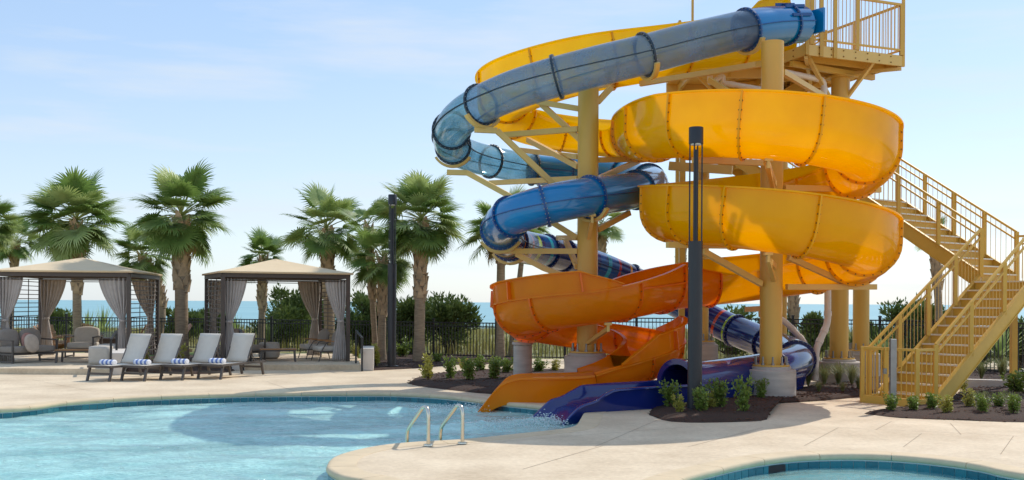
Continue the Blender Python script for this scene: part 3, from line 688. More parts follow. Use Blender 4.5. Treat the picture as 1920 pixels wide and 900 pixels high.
colE = column('support_column', *atd(1614, 680, 25.6).to_2d(), 4.2, .20, .46, .62, 'tan column furthest right, next to the foot of the yellow stairs')
colF = column('support_column', *atd(980, 690, 21.7).to_2d(), 1.12, .06, .2, .95, 'short concrete footing post under the left bend of the orange flume')
colG = column('support_column', 6.75, 25.4, 7.2, .14, .36, .4, 'slim tan column behind the yellow spiral carrying the rear of the top platform')
def arm(c, pts, w=.09, h=.11, name='support_arm', mat='tower_paint_light'):
    mb = MB(); P = [atd(*q) if q[1] > 30 else Vector(q) for q in pts]
    for a, b in zip(P, P[1:]): mb.bar(a, b, w, h)
    return mb.build(name, mat, c)
for pts in ([(890, 243, 20.2), (932, 245, 20.3), (1030, 338, 20.5), (1082, 388, 20.6)], [(838, 323, 21.6), (876, 324, 21.6), (958, 369, 21.2), (1082, 446, 20.7)],
            [(946, 253, 21.4), (1084, 242, 20.7)], [(973, 281, 24.2), (1084, 294, 20.7)], [(919, 343, 23.6), (1084, 335, 20.7)], [(1008, 191, 21.2), (1086, 204, 20.7)], [(1016, 196, 21.2), (1088, 262, 20.7)],
            [(990, 262, 23.0), (1084, 312, 20.7)], [(1120, 300, 20.8), (1236, 298, 22.8)], [(1120, 336, 20.7), (1196, 302, 22.3)], [(928, 471, 21.8), (1084, 471, 20.6)], [(969, 476, 21.6), (1020, 503, 21.2), (1082, 526, 20.7)],
            [(1120, 431, 20.7), (1180, 399, 21.3)], [(1120, 192, 20.7), (1146, 164, 20.9)], [(1046, 446, 23.0), (1084, 446, 20.7)], [(1060, 450, 22.6), (1082, 500, 20.7)], [(1115, 162, 20.8), (1160, 156, 21.6)]):
    arm(colA, pts)
for pts in ([(1475, 538, 19.7), (1642, 538, 20.4)], [(1478, 482, 19.7), (1586, 531, 20.2)], [(1318, 471, 18.6), (1427, 532, 19.6)], [(1251, 459, 18.6), (1430, 462, 19.6)], [(1471, 352, 19.7), (1650, 356, 20.6)], [(1426, 590, 21.4), (1446, 540, 20.0)], [(1400, 580, 22.0), (1446, 578, 20.0)],
            [(1200, 157, 21.6), (1420, 121, 20.4), (1436, 118, 19.9)], [(1300, 300, 18.4), (1440, 306, 19.6)], [(1436, 300, 18.2), (1452, 345, 19.4)], [(1442, 490, 18.2), (1452, 500, 19.5)], [(1330, 150, 21.2), (1436, 215, 19.8)], [(1468, 135, 20.0), (1560, 190, 22.8)]):
    arm(colB, pts)
for pts in ([(1255, 311, 24.2), (1373, 319, 23.6)],): arm(colD, pts, .12, .2)
for pts in ([(1507, 90, 22.1), (1558, 188, 23.4)], [(1640, 112, 22.9), (1590, 180, 23.5)]): arm(colC, pts, .08, .08)
# small saddle brackets under flume joints
for (x, y, d), c in (((1440, 300, 17.75), colB), ((1440, 476, 17.8), colB), ((1110, 404, 19.95), colA), ((1140, 607, 19.3), colA)):
    mb = MB(); q = atd(x, y, d); mb.box(q, (.14, .16, .05)); mb.box(q-Vector((0, 0, .08)), (.05, .12, .14)); mb.bar(q-Vector((0, 0, .1)), Vector((c.location.x, c.location.y-.2, q.z-.42)), .07, .07); mb.build('saddle_bracket', 'tower_paint_light', c)
# saddles hugging the tube
for j, c in ((1, colB), (2, colB), (4, colA), (6, colA), (13, colA), (16, colA), (17, colA)):
    i = mi[j][0]; p, t, s, u = BF[i]; mb = MB(); rg = []
    for q in range(15):
        an = math.pi*1.18+math.pi*.64*q/14; dv = s*math.cos(an)+u*math.sin(an); rg.append([p+dv*(TR+.063)-t*.05, p+dv*(TR+.12)-t*.05, p+dv*(TR+.12)+t*.05, p+dv*(TR+.063)+t*.05])
    mb.loft(rg).build('tube_saddle', 'tower_paint_light', c, smooth=True)
# drain pipes
def pipe(pts, r, label):
    P = [atd(*q) for q in pts]; out = []
    for i in range(len(P)):
        if i in (0, len(P)-1): out.append(P[i]); continue
        a = (P[i-1]-P[i]).normalized(); b = (P[i+1]-P[i]).normalized(); k = min(.16, (P[i-1]-P[i]).length*.4, (P[i+1]-P[i]).length*.4)
        for f in (0, .25, .5, .75, 1): out.append((P[i]+a*k).lerp(P[i], f).lerp(P[i].lerp(P[i]+b*k, f), f))
    o = thing('drain_pipe', label, 'pipe', P[-1]); MB().tube(out, r, 16).build('pipe_run', 'pvc', o, smooth=True)
    for i in range(1, len(P)-1):
        for q in (P[i-1], P[i+1]):
            d_ = (q-P[i]); 
            if d_.length > .5: d_.normalize(); MB().tube([P[i]+d_*.16, P[i]+d_*.27], r*1.14, 16).build('pipe_coupling', 'pvc', o, smooth=True)
pipe([(1552, 460, 22.6), (1552, 606, 22.6), (1530, 655, 22.3), (1528, 714, 22.2)], .075, 'cream plastic drain pipe with an elbow left of the thick column pier')
pipe([(1440, 585, 23.9), (1474, 604, 23.9), (1512, 646, 23.9), (1512, 716, 23.9)], .07, 'cream plastic pipe bending down behind the navy tube bend beside the front pier')
pipe([(1430, 168, 22.6), (1355, 155, 22.8), (1356, 141, 22.8), (1330, 158, 22.8), (1332, 140, 22.9)], .06, 'cream plastic pipe elbowed under the top platform behind the clear tube')
pipe([(1470, 135, 22.4), (1545, 150, 23.0), (1546, 200, 23.0)], .065, 'cream plastic pipe running under the top platform to the thick column')
# ------------------------------------------------------------------ tower platform and stairs
UPZ = Vector((0, 0, 1))
def picket_mesh(w, h, mat, round_=False, name='baluster'):
    mb = MB(); mb.box((0, 0, h/2), (w, w, h)); me = mb.mesh(name); me.materials.append(MATS[mat]); return me
def railing(parent, a, b, h, posts, gap, mat, pw=.07, rails=((0, .05, .05),), pick_w=.012, pick_lo=.08, pick_hi=None, pname='baluster', skip=None, pm='galv'):
    """posts, rails and vertical balusters from foot point a to foot point b (may slope)"""
    a, b = Vector(a), Vector(b); d = b-a; hl = Vector((d.x, d.y, 0)).length; pick_hi = pick_hi or h-.03
    for off, w, t in rails: MB().bar(a+UPZ*(h-off), b+UPZ*(h-off), w, t).build('hand_rail', mat, parent)
    pme = picket_mesh(pw, h, mat, name='rail_post'); bme = picket_mesh(pick_w, pick_hi-pick_lo, pm, name=pname)
    for k in range(posts+1):
        place(pme, 'rail_post', None, parent, loc=a.lerp(b, k/posts) if posts else a)
    n = int(hl/gap)
    for k in range(1, n):
        place(bme, pname, None, parent, loc=a.lerp(b, k/n)+UPZ*pick_lo)
def flight(parent, p0, c, w, n, rise, run, h0, side=.05):
    """n steps climbing along c from p0 (left foot)"""
    c = Vector((c[0], c[1], 0)).normalized(); r = Vector((c.y, -c.x, 0)); p0 = Vector((p0[0], p0[1], 0)); ang = math.atan2(r.y, r.x)
    tm = MB().box((0, 0, 0), (w-.04, run+.03, .04)).mesh('tread'); tm.materials.append(MATS['stair_paint'])
    rm = MB().box((0, 0, 0), (w-.05, .012, rise-.045)).mesh('riser'); rm.materials.append(MATS['stair_paint'])
    nm = MB().box((0, 0, 0), (w-.06, .055, .03)).mesh('nosing'); nm.materials.append(MATS['tread_nosing'])
    for k in range(n):
        q = p0+r*w/2+c*(run*(k+.5)); z = h0+rise*(k+1)
        o = place(tm, 'tread', None, parent, loc=(q.x, q.y, z-.02)); o.rotation_euler = (0, 0, ang)
        q2 = p0+r*w/2+c*(run*k+.006); o2 = place(rm, 'riser', None, parent, loc=(q2.x, q2.y, z-.04-(rise-.045)/2)); o2.rotation_euler = (0, 0, ang)
        q3 = p0+r*w/2+c*(run*k-.006); o3 = place(nm, 'nosing', None, parent, loc=(q3.x, q3.y, z-.009)); o3.rotation_euler = (0, 0, ang)
    top = p0+c*run*n
    for s_ in (0, 1):
        a = p0+r*(w*s_)+UPZ*(h0+.04); b = top+r*(w*s_)+UPZ*(h0+rise*n+.0)
        mb = MB(); n_ = r*(.03 if s_ else -.03); lo = UPZ*(-.17); hi = UPZ*.16
        vs = [a+lo+c*.06, b+lo, b+hi, a+hi]
        mb.add([v for v in vs]+[v+n_ for v in vs], [(0, 1, 2, 3), (7, 6, 5, 4), (0, 4, 5, 1), (1, 5, 6, 2), (2, 6, 7, 3), (3, 7, 4, 0)])
        fl = [a+hi, b+hi]; mb.bar(a+hi+n_*.5, b+hi+n_*.5, .085, .02); mb.bar(a+lo+n_*.5+c*.06, b+lo+n_*.5, .075, .016)
        mb.build('stringer', 'stair_paint', parent)
    return top, r
SRAILS = ((0, .045, .045), (.17, .035, .035))
stairs = thing('staircase', 'yellow steel staircase with landing climbing to the slide tower behind a small gate', 'staircase', (6.64, 19.15, 0))
c1 = Vector((.82, .572, 0)); c2 = Vector((-.572, .82, 0)); r1 = Vector((.572, -.82, 0)); WL, WU = 1.15, 1.4
G0 = Vector((6.64, 19.15, 0)); S0 = G0+c1*.55
top1, _ = flight(stairs, S0, c1, WL, 13, .18, .265, 0)
H1 = 13*.18
P1 = top1
# mid landing
ld = MB(); q = [P1, P1+r1*WL, P1+r1*WL+c1*WU, P1+c1*WU]
ld.add([v+UPZ*(H1-.05) for v in q]+[v+UPZ*H1 for v in q], [(3, 2, 1, 0), (4, 5, 6, 7), (0, 1, 5, 4), (1, 2, 6, 5), (2, 3, 7, 6), (3, 0, 4, 7)]); ld.build('landing_deck', 'stair_paint', stairs)
fa = MB()
for a, b in zip(q, q[1:]+q[:1]): fa.bar(a+UPZ*(H1-.16), b+UPZ*(H1-.16), .06, .2)
fa.build('landing_frame', 'stair_paint', stairs)
for v in (P1+r1*(WL-.1)+c1*.1, P1+r1*(WL-.1)+c1*(WU-.1), P1+c1*(WU-.1)): MB().bar(v, v+UPZ*(H1-.25), .12, .12).build('landing_post', 'stair_paint', stairs)
top2, r2 = flight(stairs, P1, c2, WU, 11, .18, .27, H1)
H2 = H1+11*.18
q = [top2, top2+r2*WU, top2+r2*WU+c2*1.6, top2+c2*1.6-r2*2.6, top2-r2*2.6]
q = [top2, top2+r2*WU, top2+r2*WU+c2*1.6, top2+c2*1.6]
ld = MB(); ld.add([v+UPZ*(H2-.05) for v in q]+[v+UPZ*H2 for v in q], [(3, 2, 1, 0), (4, 5, 6, 7), (0, 1, 5, 4), (1, 2, 6, 5), (2, 3, 7, 6), (3, 0, 4, 7)]); ld.build('landing_deck', 'stair_paint', stairs)
fa = MB()
for a, b in zip(q, q[1:]+q[:1]): fa.bar(a+UPZ*(H2-.16), b+UPZ*(H2-.16), .06, .2)
fa.build('landing_frame', 'stair_paint', stairs)
# stair rails
def srail(a, b, posts): railing(stairs, a, b, 1.02, posts, .115, 'stair_paint', .075, SRAILS, .009, .1, pm='tower_paint_light')
srail(S0-c1*.35+UPZ*.02, P1+UPZ*(H1+.1), 4); srail(S0+r1*WL+UPZ*.1, P1+r1*WL+UPZ*(H1+.1), 3)
srail(P1+UPZ*(H1+.1), top2+UPZ*(H2+.1), 3); srail(P1+c1*WU+UPZ*(H1+.1), top2+r2*WU+UPZ*(H2+.1), 4)
srail(P1+r1*WL+UPZ*H1, P1+r1*WL+c1*WU+UPZ*H1, 1); srail(P1+c1*WU+UPZ*H1, P1+r1*WL+c1*WU+UPZ*H1, 1)
srail(top2+r2*WU+UPZ*H2, top2+r2*WU+c2*1.6+UPZ*H2, 1); srail(top2+UPZ*H2, top2-r2*.02+c2*.5+UPZ*H2, 1)
# upper zig-zag flights behind the spiral
fs = thing('staircase', 'upper yellow stair flights behind the spiral leading to the top platform', 'staircase', (5.2, 27.5, 0))
t3, r3 = flight(fs, (7.9, 26.6), (-1, .05), 1.1, 9, .178, .27, H2)
t4, r4 = flight(fs, (5.2, 25.9), (1, -.05), 1.1, 9, .178, .27, H2+9*.178)
MB().box((4.9, 26.6, H2+9*.178-.03), (1.0, 2.4, .06)).build('landing_deck', 'stair_paint', fs)
for a, b in (((7.9, 26.6), (5.45, 26.75)), ((7.9, 27.7), (5.45, 27.85))): railing(fs, (a[0], a[1], H2), (b[0], b[1], H2+9*.178), 1.0, 3, .13, 'stair_paint', .06, SRAILS, pm='stair_paint')
for a, b in (((5.2, 25.9), (7.6, 25.78)), ((5.2, 24.85), (7.6, 24.7))): railing(fs, (a[0], a[1], H2+9*.178), (b[0], b[1], H2+18*.178), 1.0, 3, .13, 'stair_paint', .06, SRAILS, pm='stair_paint')
for v in ((4.5, 27.6), (5.3, 27.7)): MB().bar((v[0], v[1], 0), (v[0], v[1], H2+1.5), .12, .12).build('landing_post', 'stair_paint', fs)
# gate at the foot of the stairs
gate = thing('metal_gate', 'low yellow picket gate across the foot of the stairs', 'gate', G0)
gl, gr = G0-c1*.02+r1*.0, G0-c1*.02+r1*WL; gm = gl.lerp(gr, .44)
for v in (gl, gm, gr): MB().bar(v, v+UPZ*1.06, .07, .07).build('gate_post', 'stair_paint', gate)
for a, b in ((gl, gm), (gm, gr)):
    for z in (1.03, .12): MB().bar(a+UPZ*z, b+UPZ*z, .04, .045).build('gate_rail', 'stair_paint', gate)
    pk = picket_mesh(.016, .9, 'stair_paint', name='gate_picket')
    for k in range(1, 6): place(pk, 'gate_picket', None, gate, loc=a.lerp(b, k/6)+UPZ*.13)
MB().box(gm+UPZ*.62-c1*.03, (.06, .05, .1)).build('latch', 'galv', gate)
for a, b in ((gr, S0+r1*WL), (gl, S0)):
    MB().bar(a+UPZ*1.03, b+UPZ*1.03, .04, .045).build('gate_rail', 'stair_paint', gate); MB().bar(a+UPZ*.12, b+UPZ*.12, .04, .045).build('gate_rail', 'stair_paint', gate)
    for k in range(1, 4): place(pk, 'gate_picket', None, gate, loc=a.lerp(b, k/4)+UPZ*.13)
MB().box(G0+r1*WL/2+c1*.25+UPZ*.05, (WL, .6, .1), math.atan2(r1.y, r1.x)).build('threshold_plate', 'stair_paint', gate)
bv = atd(1674, 745, 17.6); bo_ = thing('control_post', 'slim grey metal post standing in front of the yellow gate', 'post', (bv.x, bv.y, 0))
MB().box((bv.x, bv.y, .64), (.105, .075, 1.22)).build('post_body', 'galv', bo_, bevel=.006); MB().box((bv.x, bv.y, .02), (.2, .17, .03)).build('base_plate', 'galv', bo_)
# top platform
DK = 7.5; N = Vector((6.35, 22.0, 0)); pa = Vector((.927, .375, 0)); pb = Vector((-.375, .927, 0)); A_, B_ = 2.65, 3.1
plat = thing('tower_platform', 'tan steel launch platform with picket railings at the top of the slide tower', 'platform', (N.x, N.y, 0))
q = [N, N+pa*A_, N+pa*A_+pb*B_, N+pb*B_]
mb = MB(); mb.add([v+UPZ*(DK-.05) for v in q]+[v+UPZ*DK for v in q], [(3, 2, 1, 0), (4, 5, 6, 7), (0, 1, 5, 4), (1, 2, 6, 5), (2, 3, 7, 6), (3, 0, 4, 7)]); mb.build('deck', 'tower_paint', plat)
for a, b in zip(q, q[1:]+q[:1]):
    MB().bar(a+UPZ*(DK-.13), b+UPZ*(DK-.13), .05, .23).build('fascia_channel', 'tower_paint_light', plat)
    bm_ = MB(); d_ = (b-a).normalized(); nn = Vector((d_.y, -d_.x, 0))
    for k in range(1, 8):
        for dz in (-.06, -.19): bm_.tube([a.lerp(b, k/8)+UPZ*(DK+dz)+nn*.02, a.lerp(b, k/8)+UPZ*(DK+dz)+nn*.045], .014, 6)
    tag(bm_.build('bolts', 'bolt_steel', plat), kind='stuff')
for k in range(1, 6): MB().bar(N+pb*(B_*k/6)+UPZ*(DK-.15), N+pa*A_+pb*(B_*k/6)+UPZ*(DK-.15), .06, .18).build('joist', 'tower_paint', plat)
for a, b in ((q[0], q[2]), (q[1], q[3])): MB().bar(a+UPZ*(DK-.3), b+UPZ*(DK-.3), .07, .07).build('cross_brace', 'tower_paint_light', plat)
MB().bar(N+pb*.5+UPZ*(DK-.32), N+pa*A_+pb*.9+UPZ*(DK-.32), .1, .12).build('bearer', 'tower_paint', plat)
for a, b, n_ in ((q[0]+pa*.15, q[1], 2), (q[1], q[2], 2), (q[3]+pa*.9, q[2], 1)):
    railing(plat, a+UPZ*DK, b+UPZ*DK, 1.15, n_, .1, 'tower_paint', .08, ((0, .05, .05), (1.03, .04, .04)), .014, .12, pm='tower_paint_light')
for d_ in (0, .38, .75): MB().bar(N+pa*d_-pb*.04+UPZ*(DK-.25), N+pa*d_-pb*.04+UPZ*(DK+2.3), .075, .075).build('canopy_post', 'tower_paint', plat)
for v in (q[1]+pa*.05, q[2]): MB().bar(v+UPZ*(DK-.25), v+UPZ*(DK+2.3), .06, .06).build('canopy_post', 'tower_paint', plat)
# roof canopy over the platform (above the frame, it shades the deck)
cq = [v+(v-(q[0]+q[2])/2)*.15 for v in q]; cc = (q[0]+q[2])/2+UPZ*(DK+3.2); mb = MB(); mb.add([v+UPZ*(DK+2.3) for v in cq]+[cc], [(0, 1, 4), (1, 2, 4), (2, 3, 4), (3, 0, 4), (3, 2, 1, 0)]); mb.build('canopy', 'tower_paint', plat)
# start tub of the blue tube and launch decks
s0 = BP[0]; st = BF[0][1]
MB().box(s0-st*.18, (.06, .95, .5), math.atan2(st.y, st.x)).build('tube_entry_panel', 'blue_fibreglass', plat)
fr = MB()
for k in range(5):
    an = math.pi*(.1+.8*k/4); dv = BF[2][2]*math.cos(an)+BF[2][3]*math.sin(an)
    fr.bar(BP[1]+dv*(TR+.03), BP[6]+dv*(TR+.03), .03, .06)
fr.build('entry_collar', 'blue_flange', tubeS)
lp = thing('launch_deck', 'tan steel launch deck at the start of the yellow flume left of the front column', 'platform', (5.2, 24, 0))
MB().box((5.1, 24.3, DK-.2), (2.6, 1.8, .06)).build('deck', 'tower_paint', lp)
for y in (23.45, 25.15): MB().bar((3.8, y, DK-.33), (6.5, y, DK-.33), .06, .2).build('fascia_channel', 'tower_paint_light', lp)
for x in (4.1, 5.0, 5.9): MB().bar((x, 23.4, DK-.33), (x, 25.2, DK-.33), .06, .18).build('joist', 'tower_paint', lp)
railing(lp, (3.85, 23.45, DK-.17), (3.85, 25.15, DK-.17), 1.05, 1, .11, 'tower_paint', .06, ((0, .05, .05),), .014, pm='tower_paint_light')
MB().bar((4.15, 23.5, DK-.3), (4.15, 23.5, DK+2.4), .05, .05).build('canopy_post', 'tower_paint', lp)
MB().bar((4.2, 25.1, 0), (4.2, 25.1, DK-.4), .14, .14).build('deck_post', 'tower_paint', lp)
MB().bar((4.3, 23.5, DK-.4), (5.2, 23.5, DK-1.3), .06, .06).build('cross_brace', 'tower_paint_light', lp)
# ------------------------------------------------------------------ picket fences
def fence(pts, h, label, rails, gap=.115):
    f = thing('metal_fence', label, 'fence', pts[0])
    pm_ = picket_mesh(.02, h-.12, 'fence_black', name='picket'); po = picket_mesh(.065, h+.06, 'fence_black', name='fence_post'); cp = MB().box((0, 0, h+.075), (.085, .085, .03)).mesh('post_cap'); cp.materials.append(MATS['fence_black'])
    cnt = 0; rest = MB()
    for a, b in zip(pts, pts[1:]):
        a, b = Vector(a), Vector(b); l = (b-a).length; n = max(1, round(l/2.3)); ang = math.atan2(b.y-a.y, b.x-a.x)
        for z in rails: MB().bar(a+UPZ*z, b+UPZ*z, .03, .035).build('fence_rail', 'fence_black', f)
        for k in range(n+1):
            if k == n and b != Vector(pts[-1]): continue
            v = a.lerp(b, k/n); p_ = place(po, 'fence_post', None, f, loc=v); place(cp, 'post_cap', None, f, loc=v)
        m_ = int(l/gap)
        for k in range(1, m_):
            v = a.lerp(b, k/m_)
            if cnt < 300: o = place(pm_, 'picket', None, f, loc=v+UPZ*.08); o.rotation_euler = (0, 0, ang)
            else: rest.box((v.x, v.y, .08+(h-.12)/2), (.02, .02, h-.12), ang)
            cnt += 1
    if rest.v: tag(rest.build('far_pickets', 'fence_black', f), kind='stuff')
def gp(px, d): a, b = ray(px, HY); return Vector((a*d, d, 0))
fence([gp(930, 32.4), gp(600, 35.5), gp(340, 38), gp(-80, 40)], 1.22, 'black metal picket fence behind the cabanas and palm trees', (.12, 1.06, 1.18))
fence([gp(930, 32.4), gp(1330, 31.2), gp(1650, 30), gp(1990, 25)], 1.42, 'taller black metal picket fence behind the slides and the staircase', (.12, 1.26, 1.38))
# ------------------------------------------------------------------ lamp posts
def lamp(p, label):
    t = thing('lamp_post', label, 'lamp post', p); x, y = p[0], p[1]
    MB().lathe((x, y, .05), [(.2, 0), (.2, .02), (.17, .03)], 32).build('base_plate', 'lamp_paint', t, smooth=True)
    MB().lathe((x, y, .07), [(.122, 0), (.122, 2.83)], 32).build('pole', 'lamp_paint', t, smooth=True)
    MB().lathe((x, y, 2.9), [(.042, 0), (.042, 1.55)], 20).build('inner_tube', 'lamp_paint', t, smooth=True)
    for k in range(4):
        a = math.pi/4+k*math.pi/2+.35; MB().bar((x+.105*math.cos(a), y+.105*math.sin(a), 2.88), (x+.105*math.cos(a), y+.105*math.sin(a), 4.6), .022, .022).build('cage_bar', 'lamp_paint', t)
    hd = MB().lathe((x, y, 4.55), [(.122, 0), (.122, .27), (.115, .28)], 32).build('lamp_head', 'lamp_paint', t, smooth=True)
    MB().lathe((x, y, 4.53), [(.09, 0), (.09, .02)], 24).build('lens', 'frosted', hd)
lamp((3.1, 17.15, 0), 'tall black lamp post rising from the mulch bed in front of the yellow spiral')
lamp((-3.34, 28.2, 0), 'tall black lamp post standing right of the cabana beside the palms')
# ------------------------------------------------------------------ pool grab rails
def grab(px, py, label):
    b = at(px, py); t = thing('grab_rail', label, 'grab rail', b); d = Vector((-.42, .62, 0)).normalized()
    pts = [b, b+UPZ*.36, b+UPZ*.44+d*.01, b+UPZ*.485+d*.04, b+UPZ*.497+d*.09, b+UPZ*.48+d*.15, b+UPZ*.44+d*.2, b+UPZ*.2+d*.50, b+UPZ*.14+d*.55, b+UPZ*.08+d*.57, b-UPZ*.6+d*.58]
    P = [pts[0]]+resample(catmull(pts[1:-1], 5), .03)+[pts[-1]]
    MB().tube(P, .025, 14).build('bent_tube', 'stainless', t, smooth=True, sharp=60); MB().lathe(b+UPZ*.01, [(.065, 0), (.062, .018), (.03, .024)], 24).build('escutcheon', 'stainless', t, smooth=True)
grab(803, 837, 'bent stainless steel pool grab rail, left one of the pair'); grab(867, 833, 'bent stainless steel pool grab rail, right one of the pair')
# ------------------------------------------------------------------ cabana terraces
def slab(name, pts, h, mat='deck_concrete'):
    mb = MB(); q = [Vector((p[0], p[1], 0)) for p in pts]; n = len(q)
    mb.v = [tuple(v) for v in q]+[tuple(up(v, h)) for v in q]; mb.f = [tuple(range(n, 2*n))]+[(i, (i+1) % n, (i+1) % n+n, i+n) for i in range(n)]
    return tag(mb.build(name, mat, bevel=.012), kind='structure')
slab('cabana_terrace', [(-30, 25.4), gp(228, 25.1), gp(262, 32.6), (-30, 33.15)], .15)
slab('cabana_terrace', [gp(440, 27.1), gp(677, 27.3), gp(668, 33.0), gp(405, 33.0)], .15)
# flanking low walls beside the steps
def lowwall(a, b, h, label): return tag(MB().bar(up(a, h/2), up(b, h/2), .34, h).build('low_wall', 'block_wall', bevel=.015), label, 'low wall')
lowwall(gp(689, 27.05), gp(691, 28.6), .6, 'pale low wall block at the right edge of the right cabana terrace'); lowwall(gp(448, 27.0), gp(446, 28.6), .5, 'pale low wall block behind the rightmost lounger'); lowwall(gp(221, 25.0), gp(224, 27.2), .55, 'pale low wall block behind the leftmost lounger')
pl = tag(MB().box(up(gp(679.5, 27.0), .48), (.02, .1, .05)).build('step_light', 'skimmer_dark'), 'small step light on the pale low wall by the right cabana', 'light')
def handrail(a, b, label, z0):
    t = thing('handrail', label, 'handrail', a); a, b = Vector(a), Vector(b)
    MB().bar(a, a+UPZ*.88, .045, .045).build('rail_post', 'black_paint', t); MB().bar(b+UPZ*z0, b+UPZ*(z0+.9), .045, .045).build('rail_post', 'black_paint', t)
    MB().bar(a+UPZ*.88-(b-a).normalized()*.06, b+UPZ*(z0+.9), .05, .04).build('top_bar', 'black_paint', t)
handrail(gp(208.5, 24.95), gp(219, 26.3), 'black handrail beside the leftmost lounger', .15); handrail(gp(457, 26.9), gp(450, 28.2), 'black handrail behind the rightmost lounger', .15); handrail(gp(679.5, 26.9), gp(668, 27.9), 'black handrail at the right end of the right cabana', .15)
# ------------------------------------------------------------------ cabanas
def cabana(FR, ang, w, dp, label, loose):
    u = Vector((math.cos(ang), math.sin(ang), 0)); v = Vector((-math.sin(ang), math.cos(ang), 0)); FR = Vector((FR[0], FR[1], .15)); FL_ = FR-u*w
    c = thing('cabana', label, 'cabana', (FR+FL_)/2+v*dp/2); HT = 2.42
    def W_(a, b, z): return FL_+u*a+v*b+UPZ*z
    for a in (0, w):
        for b in (0, dp): MB().bar(W_(a, b, 0), W_(a, b, HT), .1, .1, up=v).build('post', 'bronze', c)
    for a, b in (((0, 0), (w, 0)), ((w, 0), (w, dp)), ((w, dp), (0, dp)), ((0, dp), (0, 0))):
        MB().bar(W_(*a, HT), W_(*b, HT), .12, .15).build('eave_beam', 'bronze', c)
    # canvas hip roof, gently sagging, with a valance
    o_ = .12; n = 8; mb = MB(); rings = []
    for k in range(n+1):
        f = k/n; z = HT+.085+.43*(f**1.1); e_ = (1-f)
        rings.append([W_(w/2+sx*(w/2+o_)*e_, dp/2+sy*(dp/2+o_)*e_, z-(.03*math.sin(math.pi*f) if (sx == 0 or sy == 0) else 0)) for sx, sy in ((-1, -1), (0, -1), (1, -1), (1, 0), (1, 1), (0, 1), (-1, 1), (-1, 0))])
    mb.loft([[p-UPZ*.05 for p in rings[0]]]+rings, cap=False); ro = mb.build('canvas_roof', 'canvas', c, smooth=True, sharp=12)
    s_ = ro.modifiers.new('thick', 'SOLIDIFY'); s_.thickness = .012
    # rods
    for a, b in (((0, .06), (w, .06)), ((0, dp-.06), (w, dp-.06))):
        for z in (HT-.11, HT-.16): MB().tube([W_(*a, z), W_(*b, z)], .012, 8).build('curtain_rod', 'bronze', c)
    # slat side panels
    for a in (.0, w):
        sm = MB().box((0, 0, 0), (.025, dp-.25, .022)).mesh('slat'); sm.materials.append(MATS['slat_metal'])
        for k in range(17):
            q = W_(a, dp/2+random.uniform(-.06, .06), .22+k*.126); o = place(sm, 'slat', None, c, loc=q); o.rotation_euler = (0, 0, ang)
        for b in (dp*.36, dp*.7): MB().bar(W_(a, b, .1), W_(a, b, HT-.1), .02, .02, up=v).build('slat_upright', 'slat_metal', c)
    # tied-back curtains at the four corners
    def curtain(base, along, sgn, wt, tie_h):
        mb = MB(); nu, nv = 44, 22; H = HT-.12
        for j in range(nv+1):
            z = H*(1-j/nv); f = 1-z/H; kt = 1-tie_h/H
            if f < kt: ww = lerp(wt, .13, (f/kt)**1.7); cx = lerp(wt/2, .16, (f/kt)**1.5)
            else: g_ = (f-kt)/(1-kt); ww = lerp(.13, .42, g_**.8); cx = lerp(.16, .2, g_)
            for i in range(nu+1):
                a = i/nu; ph = a*math.pi*14+.6*math.sin(a*9+j*.12)
                off = (.05 if ww > .2 else .07)*math.sin(ph)*(.6+.4*math.sin(a*5+1))+.02*noise.noise(Vector((a*4, z*2, base.x)))
                p = base+along*sgn*(cx+(a-.5)*ww)+along.cross(UPZ)*off+UPZ*z; mb.v.append(tuple(p))
        for j in range(nv):
            for i in range(nu): k = j*(nu+1)+i; mb.f.append((k, k+1, k+nu+2, k+nu+1))
        o = mb.build('curtain', 'curtain', c, smooth=True, sharp=80); s2 = o.modifiers.new('thick', 'SOLIDIFY'); s2.thickness = .012
        MB().lathe(base+along*sgn*.16+UPZ*(tie_h-.03), [(.095, 0), (.1, .03), (.095, .06)], 16, cap=False).build('tie_band', 'curtain', c, smooth=True)
    curtain(W_(.03, .09, .02), u, 1, .62, 1.12); curtain(W_(w-.03, .09, .02), u, -1, .62 if loose else .8, 1.12)
    curtain(W_(.03, dp-.09, .02), u, 1, .75, 1.12); curtain(W_(w-.03, dp-.09, .02), u, -1, .7, 1.12)
    return c, u, v
cabana((-4.65, 28.75), R(24), 3.45, 3.4, 'right cabana with beige canvas roof and tied grey curtains', True)
cabana((-10.55, 27.9), R(7), 3.45, 3.5, 'left cabana with beige canvas roof cut off by the picture edge', False)
